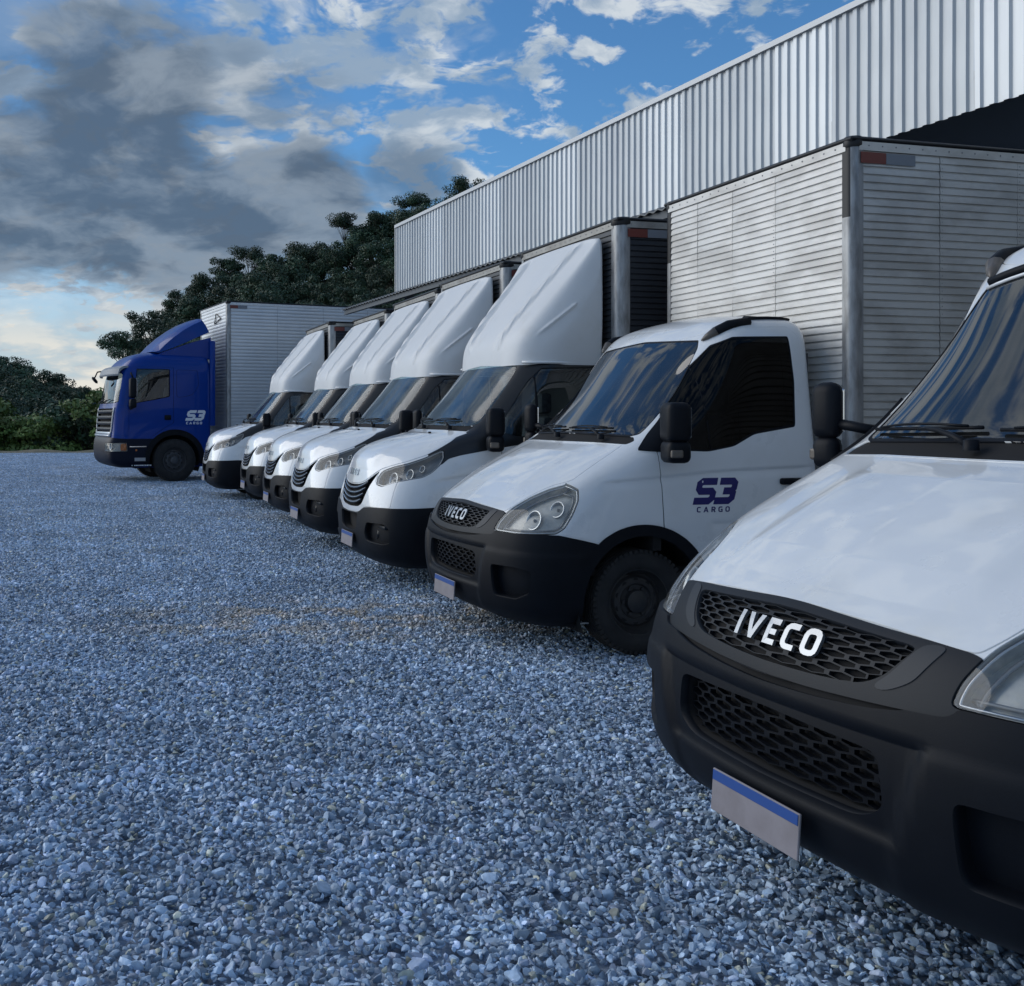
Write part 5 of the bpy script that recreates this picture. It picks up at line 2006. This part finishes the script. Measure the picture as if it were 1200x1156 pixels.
    for nm in ('grille', 'intake', 'fog', 'fog*', 'headlight', 'headlight*'):
        sel = (s.lab == s.names.index(nm))
        if nm[0] in 'hg':
            sel &= ~s.gapm
        depth = {'g': 0.05, 'i': 0.07, 'f': 0.04, 'h': 0.07}[nm[0]]
        v, f, n = panel_mesh(s, sel, -depth, 0)
        o_ = {'i': -.018, 'f': -.018, 'g': -.001, 'h': -.001}[nm[0]]
        v2, f2, n2 = panel_mesh(s, sel, o_, depth + o_ + .001)
        f2 = [q[::-1] for q in f2[int(sel.sum()):]]
        b = len(v)
        vv = list(v) + list(v2)
        ff = list(f) + [tuple(i + b for i in q) for q in f2]
        if nm[0] == 'h':
            ho = add('headlight', vv, ff, REFLD, root, False)
            rim_ = inset(s.polys[nm][1], .009)
            p_, n_ = s.full(rim_[:, 0] / s.Lu, rim_[:, 1] / s.Lv)
            p_ = p_ - n_ * .012
            MB().tube(list(p_) + [p_[0]], .005, 6, False).build('lamp_rim', REFL, ho, True)
            panel(s, nm, 'lamp_glass', LENS, ho, 0.002, 0.004)
            lamp_inner(s, ho, nm, [(-0.30, -0.24, 0.062), (-0.02, -0.08, 0.045), (0.16, 0.08, 0.03)])
        elif nm[0] == 'g':
            g = add('grille', vv, ff, SHELL, root, False)
        elif nm[0] == 'i':
            add('air_intake', vv, ff, SHELL, bump, False)
        else:
            fo = add('fog_recess', vv, ff, PLASTIC, bump, False)
            sg = -1 if '*' in nm else 1
            fl = MB().lathe([(0, 0.0), (0.045, -0.002), (0.055, -0.02), (0.058, -0.05)], 20, (0.935, sg * 0.62, 0.50), 'x')
            fl.build('fog_lamp', GLOSSBLK, bump, True)
            br = MB().rbox(.84, .93, min(sg * .66, sg * .84), max(sg * .66, sg * .84), .555, .59, .012, 2)
            br.build('fog_trim', GREYPL, bump, angle=40)
    # bright slats of the grille
    for k, (zc, hw_, up) in enumerate(((.888, .40, .075), (.842, .375, .065), (.796, .345, .055), (.752, .315, .045))):
        ys = np.linspace(-hw_, hw_, 19)
        zs = zc + up * (np.abs(ys) / hw_) ** 2.4
        u, v_ = s.find('F', ys, zs)
        p, n = s.full(u, v_)
        for nm_, m_, o0, o1, dz in (('slat', GREYPL, -0.028, 0.002, 0.026), ('slat_trim', CHROME, 0.001, 0.006, 0.009)):
            V, F = [], []
            for i in range(19):
                tap = 0.35 + 0.65 * min(1, (1 - abs(ys[i]) / hw_) * 4)
                for oo, zz in ((o0, -dz * tap / 2), (o1, -dz * tap / 2), (o1 + 0.002, 0), (o1, dz * tap / 2), (o0, dz * tap / 2)):
                    q = p[i] + n[i] * oo
                    V.append((q[0], q[1], q[2] + zz))
            for i in range(18):
                for j in range(4):
                    F.append((i * 5 + j + 1, i * 5 + j, i * 5 + j + 5, i * 5 + j + 6))
            add(nm_, V, F, m_, g, True)
    surf_text(s, 'F', 0.0, 1.035, 'badge_letter', 'IVECO', 0.062, 0.20, SILVER, bon, 0.006, 0.010, gap=0.24, wide=1.0)
    for y in (-.35, .35):
        u, v_ = s.find('F', np.array([y]), np.array([1.39]))
        p, n = s.full(u, v_)
        MB().rbox(p[0][0] - .012, p[0][0] + .012, y - .02, y + .02, p[0][2] + .003, p[0][2] + .02, .006, 1).build('washer_nozzle', PLASTIC, bon)
    wipers(s, root, [((-0.10, 1.44), (-0.38, 1.50), (-0.68, 1.51), (-0.14, 1.53)), ((0.52, 1.435), (0.28, 1.505), (-0.02, 1.515), (0.52, 1.53))])
    plate_obj(root, 1.05, 0.0, 0.40, -4)
    # roof fairing
    fs = Surf(FAIR_ROWS, 0.5, 0.9, 3.0, 2.0, fair_disp)
    gu = np.linspace(-1, 1, 150)
    gv = np.linspace(0, 1, 80)
    U, V_ = np.meshgrid(gu, gv)
    p, n = fs.full(U.ravel(), V_.ravel())
    bad = ~np.isfinite(n).all(1)
    n[bad] = (0, 0, 1)
    F = []
    for j in range(79):
        for i in range(149):
            F.append((j * 150 + i, j * 150 + i + 1, (j + 1) * 150 + i + 1, (j + 1) * 150 + i))
    add('roof_fairing', p, F, FAIRW, root, True, n)
    # gutter strip under the fairing
    for sg in (1, -1):
        build_g = []
        for x in np.linspace(-.42, -1.16, 8):
            yy = .865 - .10 * max(0, (x + .62)) / .2
            build_g.append((x, sg * yy, 2.062 + .012 * max(0, (x + .6))))
        MB().tube(build_g, 0.014, 6).build('roof_gutter', WHITE, root, True)
    build_wheel(AX, 0.865, 1, root)
    build_wheel(AX, -0.865, -1, root)
    for sg in (1, -1):
        for yy in (0.72, 0.96):
            build_wheel(-3.2, yy * sg, sg, root)
    chassis(root, 0.75, -4.2, 2.1, -3.2, boxz=0.86)
    db = MB()
    db.rbox(-0.22, 0.10, -0.78, 0.78, 1.12, 1.40, 0.05, 2)
    db.rbox(-0.16, 0.04, 0.20, 0.62, 1.33, 1.45, 0.05, 2)
    db.build('dashboard', mat('grey_dashboard', (0.22, 0.225, 0.23), 0.7), root, angle=40)
    seats(root, x=-0.62)
    MB().box(-1.165, -1.155, -0.85, 0.85, 0.6, 2.0).build('cab_rear_lining', DASH, root)
    MB().box(-1.15, 0.5, -0.9, 0.9, 0.52, 0.56).build('cab_floor', SHELL, root)
    cargo_box(root, -1.24, 3.3, 2.14, 0.86, 3.37, SHADEBOX, GREYBOX, ALUP, rail_m=RAIL, post=0.075)
    return root


GLOSSBLK2 = mat('black_pillar_trim', (0.010, 0.011, 0.013), 0.30)
# ------------------------------------------------------------------ the blue lorry
B_ROWS = net([
    (0.36, [(1.30, 0), (1.30, .5), (1.28, .88), (1.24, 1.04), (1.1, 1.08), (0.9, 1.08)], 1.08),
    (0.42, [(1.56, 0), (1.56, .5), (1.53, .92), (1.48, 1.12), (1.36, 1.19), (1.05, 1.20)], 1.19),
    (0.60, [(1.63, 0), (1.63, .5), (1.60, .95), (1.54, 1.15), (1.40, 1.22), (1.05, 1.22)], 1.215),
    (0.90, [(1.63, 0), (1.63, .5), (1.60, .95), (1.53, 1.15), (1.39, 1.22), (1.05, 1.225)], 1.22),
    (1.05, [(1.60, 0), (1.60, .5), (1.57, .95), (1.50, 1.15), (1.36, 1.22), (1.05, 1.225)], 1.22),
    (1.13, [(1.53, 0), (1.53, .5), (1.50, .94), (1.45, 1.13), (1.33, 1.21), (1.05, 1.225)], 1.22),
    (1.45, [(1.52, 0), (1.52, .5), (1.49, .94), (1.43, 1.13), (1.31, 1.21), (1.05, 1.225)], 1.22),
    (1.75, [(1.50, 0), (1.50, .5), (1.47, .94), (1.41, 1.13), (1.29, 1.21), (1.03, 1.22)], 1.22),
    (1.86, [(1.47, 0), (1.47, .5), (1.44, .93), (1.38, 1.12), (1.27, 1.20), (1.01, 1.215)], 1.215),
    (2.10, [(1.43, 0), (1.43, .5), (1.40, .92), (1.34, 1.10), (1.23, 1.18), (0.98, 1.21)], 1.21),
    (2.40, [(1.37, 0), (1.37, .5), (1.34, .90), (1.28, 1.08), (1.17, 1.165), (0.93, 1.20)], 1.205),
    (2.65, [(1.31, 0), (1.31, .5), (1.28, .88), (1.22, 1.06), (1.11, 1.145), (0.87, 1.19)], 1.20),
    (2.80, [(1.25, 0), (1.25, .5), (1.22, .86), (1.15, 1.03), (1.05, 1.12), (0.82, 1.17)], 1.185, -.91),
    (2.95, [(1.13, 0), (1.12, .48), (1.09, .82), (1.03, .97), (0.93, 1.07), (0.74, 1.13)], 1.15, -.89),
    (3.06, [(0.98, 0), (0.97, .46), (0.94, .75), (0.88, .88), (0.79, .97), (0.62, 1.04)], 1.08, -.85),
    (3.14, [(0.74, 0), (0.73, .40), (0.71, .62), (0.66, .72), (0.58, .78), (0.45, .84)], .90, -.78),
    (3.18, [(0.42, 0), (0.41, .20), (0.40, .30), (0.38, .35), (0.34, .38), (0.25, .40)], .42, -.6),
], rear=-0.92, mid=(0.4, -0.3)) + [top_row(3.185, 0.25, -0.45, 12)]


def build_blue(name, label, loc, th):
    s = Surf(B_ROWS, 0.5, 0.9, 4.0, 3.4, None)
    AR = 0.62
    ac = [('S', AR * math.cos(R(a)), 0.52 + AR * math.sin(R(a))) for a in range(-6, 187, 12)] + [('S', -.61, .375), ('U', .70, .001), ('U', .40, .001), ('S', .61, .375)]
    cl = [('S', -0.74, 0.44)] + [('S', .745 * math.cos(R(a)), 0.53 + .745 * math.sin(R(a))) for a in range(186, -7, -12)] + [('S', .74, .44)]
    regions = [
        dict(name='arch', pts=ac),
        dict(name='headlight', pts=[('F', .78, .95), ('F', 1.08, .955), ('S', 1.16, .96), ('S', 1.14, .75), ('F', 1.10, .745), ('F', .82, .75)], r=.03, gap=.006),
        dict(name='windshield', pts=[('F', 0, 1.90), ('F', .95, 1.90), ('F', 1.12, 1.93), ('F', 1.09, 2.3), ('F', 1.04, 2.60), ('F', .95, 2.64), ('F', 0, 2.66)], r=.04, gap=.02, centre=True),
        dict(name='door_window', pts=[('S', 1.0, 1.89), ('S', .92, 2.73), ('S', .12, 2.73), ('S', .12, 2.06), ('S', .45, 1.99)], r=.04, gap=.02),
        dict(name='grille', pts=[('F', 0, 1.78), ('F', .98, 1.78), ('F', 1.05, 1.70), ('F', .96, 1.15), ('F', 0, 1.13)], r=.03, centre=True),
        dict(name='side_panel', pts=[('S', -.04, 2.72), ('S', -.56, 2.71), ('S', -.60, 2.35), ('S', -.45, 2.12), ('S', -.25, 2.06), ('S', -.04, 2.04)], r=.05, gap=.006),
        dict(name='door', pts=[('S', 1.10, 1.98), ('S', 1.02, 2.775), ('S', .03, 2.775), ('S', .03, 1.42), ('S', .20, 1.34), ('S', .62, 1.06), ('S', 1.12, 1.06)], r=.03, gap=.006),
        dict(name='trim', pts=cl, r=.02),
        dict(name='bumper', pts=[('U', 0, 0.002), ('U', .42, 0.002), ('S', .50, .40), ('S', .50, 1.05), ('S', 1.10, 1.05), ('F', 1.10, 1.08), ('F', .8, 1.10), ('F', 0, 1.11)], r=.01, gap=.004, centre=True),
        dict(name='front_lid', pts=[('F', 0, 1.13), ('F', 1.10, 1.13), ('S', 1.14, 1.12), ('S', 1.12, 1.84), ('F', 1.10, 1.86), ('F', 0, 1.86)], r=.02, gap=.005, centre=True),
    ]
    s = partition(s, regions, 150, 110)
    root = thing(name, label, 'lorry', (loc[0], loc[1], 0), R(180 + th))
    hn = ('arch', 'door_window', 'windshield', 'headlight', 'grille')
    hole = np.isin(s.lab, [k for k, n in enumerate(s.names) if n.strip('*') in hn])
    g3 = s.gapm & np.isin(s.lab, [k for k, n_ in enumerate(s.names) if n_.strip('*') in ('door_window', 'windshield', 'headlight')])
    v, f, n = panel_mesh(s, ~hole | g3, -0.012, 0)
    add('body_frame', v, f, SHELL, root, True, n)
    v, f, n = panel_mesh(s, s.lab == -1, 0, 0.01)
    add('body_shell', v, f, BLUE, root, True, n)
    panel(s, 'front_lid', 'front_lid', BLUE, root, 0.003)
    panel(s, 'windshield', 'windshield', WS_TRUCK, root, -0.004, 0.006)
    bump = panel(s, 'bumper', 'bumper', BLUEDK, root, 0.004, 0.03)
    for nm, sg, kd in (('', 1, 'S'), ('*', -1, 'R')):
        panel(s, 'trim' + nm, 'wheel_arch_trim', PLASTIC, root, 0.015, 0.04)
        panel(s, 'side_panel' + nm, 'side_panel', BLUE, root, -0.006)
        d = panel(s, 'door' + nm, 'door', BLUE, root, 0.001)
        panel(s, 'door_window' + nm, 'door_glass', SIDE_CLEAR, d, -0.006, 0.006)
        hb = MB()
        ya, yb = sorted((sg * 1.21, sg * 1.255))
        hb.rbox(.10, .26, ya, yb, 1.50, 1.62, 0.02, 2)
        hb.build('door_handle', PLASTIC, d, angle=40)
        ya, yb = sorted((sg * 1.215, sg * 1.225))
        mm = -1 if sg > 0 else 1
        surf_text(s, kd, -0.47, 1.61, 'door_letter', 'S3', 0.235, 0.29, WVINYL, root, 0.003, 0.002, mirror=mm, gap=0.02, shear=0.32, wide=0.92)
        surf_text(s, kd, -0.47, 1.425, 'door_letter', 'CARGO', 0.060, 0.22, WVINYL, root, 0.003, 0.002, mirror=mm, gap=0.55, shear=0.1, wide=1.15)
        # mirrors: tall door mirror and kerb mirror
        ya, yb = sorted((sg * 1.27, sg * 1.50))
        m1 = MB().rbox(.98, 1.14, ya, yb, 2.02, 2.50, .06, 3).rbox(.98, 1.14, ya, yb, 1.78, 2.0, .05, 3)
        mo = m1.build('mirror', PLASTIC, root, angle=40)
        MB().tube([(1.05, sg * 1.38, 2.50), (1.08, sg * 1.28, 2.62), (1.05, sg * 1.14, 2.60)], .02, 8).tube([(1.05, sg * 1.38, 1.80), (1.08, sg * 1.28, 1.76), (1.10, sg * 1.16, 1.80)], .02, 8).build('mirror_arm', PLASTIC, mo, True)
        MB().rbox(.97, .985, ya + .02, yb - .02, 2.06, 2.46, .006, 1).build('mirror_glass', CHROME, mo)
        # skirt details
        yo = sorted((sg * 1.222, sg * 1.232))
        MB().box(.70, 1.10, yo[0], yo[1], .855, .875).build('skirt_strip', CHROME, bump)
        MB().box(.72, .98, yo[0], yo[1], .52, .60).build('step_plate', REFSIL2, bump)
        q = MB()
        xx = 1.05
        for k in range(11):
            wq = .018 + .012 * (k % 3)
            q.box(xx - wq, xx, yo[0], yo[1], .405, .43)
            xx -= wq + .012 + (.03 if k == 0 else 0)
        q.build('skirt_dashes', WVINYL, bump, kind='stuff')
        MB().box(.92, .96, yo[0], yo[1], .76, .80).build('side_marker', AMBER, bump)
    # lamps
    for nm in ('headlight', 'headlight*'):
        sel = (s.lab == s.names.index(nm)) & ~s.gapm
        v, f, n = panel_mesh(s, sel, -0.08, 0)
        v2, f2, n2 = panel_mesh(s, sel, 0.003, 0.09)
        f2 = [q[::-1] for q in f2[int(sel.sum()):]]
        b = len(v)
        ho = add('headlight', list(v) + list(v2), list(f) + [tuple(i + b for i in q) for q in f2], REFLS, root, False)
        panel(s, nm, 'lamp_glass', LENS, ho, 0.002, 0.004)
        lamp_inner(s, ho, nm, [(-.25, 0, .075), (.0, 0, .06)])
        sg = -1 if '*' in nm else 1
        MB().rbox(1.16, 1.30, min(sg * 1.13, sg * 1.19), max(sg * 1.13, sg * 1.19), .77, .94, .02, 2).build('indicator', AMBER, ho)
    # grille: bars with bright frames
    sel = s.lab == s.names.index('grille')
    v, f, n = panel_mesh(s, sel, -0.06, 0)
    g = add('grille', v, f, SHELL, root, False)
    for zc in (1.70, 1.56, 1.42, 1.28, 1.17):
        ys = np.linspace(-1.0 + (1.78 - zc) * .06, 1.0 - (1.78 - zc) * .06, 25)
        u, v_ = s.find('F', ys, np.full(25, zc))
        p, n = s.full(u, v_)
        V, F = [], []
        for i in range(25):
            for oo, zz in ((-.05, -.045), (.02, -.04), (.035, .0), (.02, .04), (-.05, .045)):
                q = p[i] + n[i] * oo
                V.append((q[0], q[1], q[2] + zz))
        for i in range(24):
            for j in range(4):
                F.append((i * 5 + j + 1, i * 5 + j, i * 5 + j + 5, i * 5 + j + 6))
        add('grille_bar', V, F, GREYPL if zc > 1.2 else REFSIL2, g, False)
    for sg in (1, -1):
        fr = MB()
        P_ = []
        for zq in np.linspace(1.14, 1.80, 9):
            u, v_ = s.find('F', np.array([sg * (.98 + (zq - 1.14) * .10)]), np.array([zq]))
            p, n = s.full(u, v_)
            P_.append(p[0] + n[0] * .012)
        fr.tube(P_, .022, 8)
        fr.build('grille_frame', REFSIL2, g, True)
    u, v_ = s.find('F', np.linspace(-1.0, 1.0, 15), np.full(15, 1.115))
    p, n = s.full(u, v_)
    MB().tube(list(p + n * .02), .03, 8).build('bumper_strip', REFSIL2, bump, True)
    # sun visor
    V, F = [], []
    ys = np.linspace(-1.08, 1.08, 21)
    for i, y in enumerate(ys):
        cx = 1.32 - .18 * (abs(y) / 1.08) ** 3
        for dx, z in ((-.04, 2.80), (.08, 2.79), (.17, 2.73), (.21, 2.60), (.195, 2.56), (.16, 2.66), (.08, 2.73), (-.04, 2.76)):
            V.append((cx + dx, y, z))
    for i in range(20):
        for j in range(7):
            F.append((i * 8 + j, i * 8 + j + 1, (i + 1) * 8 + j + 1, (i + 1) * 8 + j))
    F += [tuple(range(8))[::-1], tuple(160 + k for k in range(8))]
    add('sun_visor', V, F, mat('grey_visor', (0.24, 0.26, 0.28), 0.5), root, False)
    k_ = MB().lathe([(0, .035), (.08, .03), (.11, 0), (.08, -.03), (0, -.035)], 16, (0, 0, 0), 'x')
    rt = Matrix.Rotation(R(40), 3, 'Y')
    kb = MB().raw([tuple(rt @ Vector(q) + Vector((1.62, -.55, 2.50))) for q in k_.v], k_.f)
    kb.tube([(1.62, -.55, 2.56), (1.56, -.52, 2.70), (1.36, -.50, 2.74)], .018, 6)
    kb.build('kerb_mirror', PLASTIC, root, angle=40)
    # wipers as two dark rods
    for y0 in (-.7, .1):
        MB().tube([(1.50, y0, 1.90), (1.49, y0 + .3, 1.97), (1.47, y0 + .65, 2.0)], .012, 6).build('wiper', PLASTIC, root)

    # roof deflector, built as two lofted pieces
    def loft(name, prof, m, dm=None):
        """prof: (x, z, half width, inner z offset)"""
        V, F = [], []
        nseg = 13
        for x, z, hw, cr in prof:
            for k in range(nseg):
                t = -1 + 2 * k / (nseg - 1)
                e = 1 - abs(t) ** 5
                V.append((x - 0.10 * abs(t) ** 4 * cr, hw * t, z - (1 - e) * 0.07 * cr))
        m_ = len(prof)
        for i in range(m_):
            j = (i + 1) % m_
            for k in range(nseg - 1):
                F.append((i * nseg + k, j * nseg + k, j * nseg + k + 1, i * nseg + k + 1))
        F.append(tuple(i * nseg for i in range(m_))[::-1])
        F.append(tuple(i * nseg + nseg - 1 for i in range(m_)))
        return MB().raw(V, F).build(name, m, root, angle=45)
    loft('roof_deflector', [(.50, 3.17, .98, .3), (.44, 3.25, 1.0, 1), (.30, 3.40, 1.01, 1), (.08, 3.59, 1.02, 1), (-.18, 3.78, 1.02, 1), (-.42, 3.92, 1.01, 1), (-.60, 4.0, 1.0, 1), (-.67, 4.02, .99, .6), (-.72, 3.97, 1.0, 0), (-.82, 3.83, 1.03, 0), (-.90, 3.66, 1.05, 0), (-.62, 3.54, 1.05, 0), (-.25, 3.37, 1.04, 0), (.05, 3.24, 1.02, 0), (.35, 3.13, 1.0, 0)], BLUE)
    loft('deflector_base', [(.42, 3.06, 1.0, 0), (.28, 3.14, 1.03, 0), (0.05, 3.22, 1.05, 0), (-.40, 3.38, 1.07, 0), (-.93, 3.54, 1.08, 0), (-.95, 3.10, 1.10, 0), (-.90, 3.0, 1.08, 0), (-.6, 3.02, 1.05, 0)], BLUE)
    ex = MB()
    for sg in (1, -1):
        ya, yb = sorted((sg * 1.10, sg * 1.20))
        ex.rbox(-1.02, -.90, ya, yb, 1.35, 3.45, .03, 2)
        ex2 = MB().rbox(-1.02, -.88, ya, yb, 1.35, 3.45, .03, 2)
        ex2.build('side_fin', BLUE, root, angle=40)
    # inside
    MB().rbox(.75, 1.20, -1.05, 1.05, 1.5, 1.86, .05, 2).build('dashboard', DASH, root, angle=40)
    seats(root, x=-0.1, zf=1.75, sx=(.62, .55, 2.05))
    MB().box(-.90, -.88, -1.1, 1.1, 1.2, 2.9).build('cab_rear_lining', DASH, root)
    MB().box(-.88, 1.1, -1.1, 1.1, 1.16, 1.2).build('cab_floor', SHELL, root)
    for sg in (1, -1):
        arch_liner(root, 0, .52, .64, .6, 1.20, sg)
        build_wheel(0, sg * 1.06, sg, root, r=.52, wdt=.30, rim_r=.29, big=True, rimm=RIMG)
        for yy in (.80, 1.10):
            build_wheel(-5.2, sg * yy, sg, root, r=.52, wdt=.28, rim_r=.29, big=True, rimm=RIMG)
    c = MB()
    for sg in (1, -1):
        ya, yb = sorted((sg * 0.38, sg * 0.46))
        c.box(-8.6, 1.2, ya, yb, .72, .98)
    for x in np.arange(-8.4, 1.0, .9):
        c.box(x - .04, x + .04, -.4, .4, .78, .90)
        if x < -1.3:
            c.box(x - .04, x + .04, -1.2, 1.2, .985, 1.12)
    c.rbox(-.7, .9, -.45, .45, .5, 1.1, .08, 2)
    c.tube([(0, -1.0, .52), (0, 1.0, .52)], .08, 10).tube([(-5.2, -1.0, .52), (-5.2, 1.0, .52)], .1, 10)
    c.rbox(-3.2, -1.9, .5, 1.1, .45, .95, .08, 2)
    c.rbox(-3.2, -1.9, -1.1, -.5, .45, .95, .08, 2)
    c.build('chassis_frame', SHELL, root)
    bx = cargo_box(root, -1.30, 7.6, 2.50, 1.12, 4.42, ALUW, ALUW, ALUP, pitch=.085, seams=(.5,), rail_m=ALUW, rib=0.3, post=.06, sidesegs=6)
    # ladder-like marks on the front wall
    t = MB()
    for a, b in (((.35, 4.20), (.20, 3.95)), ((.35, 4.20), (.75, 4.05)), ((.20, 3.95), (.75, 4.05))):
        t.tube([(-1.275, a[0], a[1]), (-1.275, b[0], b[1])], .012, 6)
    t.build('brace_frame', BLACKM, bx, kind='stuff')
    return root


ALUW = mat('pale_aluminium', (0.66, 0.68, 0.70), 0.42, 0.45, var=0.5, vscale=1.6, vcol=(0.52, 0.54, 0.56), bump=0.05, bscale=6, rvar=0.2)
BLUEDK = mat('dark_blue_skirt', (0.003, 0.006, 0.018), 0.45, spec=0.2)
REFSIL2 = mat('silver_trim', (0.42, 0.44, 0.47), 0.3, 0.6)
RIMG = mat('grey_rim', (0.07, 0.072, 0.078), 0.5, 0.3)
WS_TRUCK = glass_mat('truck_windshield', (0.42, 0.46, 0.48), 0.06, dust_haze=0.05)
# ------------------------------------------------------------------ the vehicles in their places
t2 = build_old_van('box_truck', 'white van with S3 CARGO door lettering and a bare silver box body', (1.71, 7.61), 14.5)
index_kids()
t1 = copy_tree(t2)
t1['label'] = 'nearest white van with honeycomb grille, cut off by the right edge'
t1.location = (2.198, 3.334, 0.034)
t1.rotation_euler.z = R(180 + 14.7)
add_visor(SURFS['old'], t1)
LAB = ['largest white van with a tall roof fairing, parked directly behind the silver box van',
       'second faired white van counting back from the silver box van',
       'middle one of the five white vans with tall roof fairings',
       'fourth faired white van, just in front of the last one beside the blue lorry',
       'farthest white van with a roof fairing, its nose beside the wheel of the blue lorry']
t3 = build_new_van('box_truck', LAB[0], (1.07, 10.1), 14.5, 'white vans with tall roof fairings')
index_kids()
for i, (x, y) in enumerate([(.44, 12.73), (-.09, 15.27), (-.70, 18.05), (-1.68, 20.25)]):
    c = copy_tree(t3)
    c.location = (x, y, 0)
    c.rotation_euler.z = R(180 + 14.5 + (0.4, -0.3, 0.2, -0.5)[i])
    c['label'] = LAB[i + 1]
build_blue('cargo_lorry', 'blue cab-over lorry with a long pale box body at the far end of the row', (-4.5, 25.9), 23)
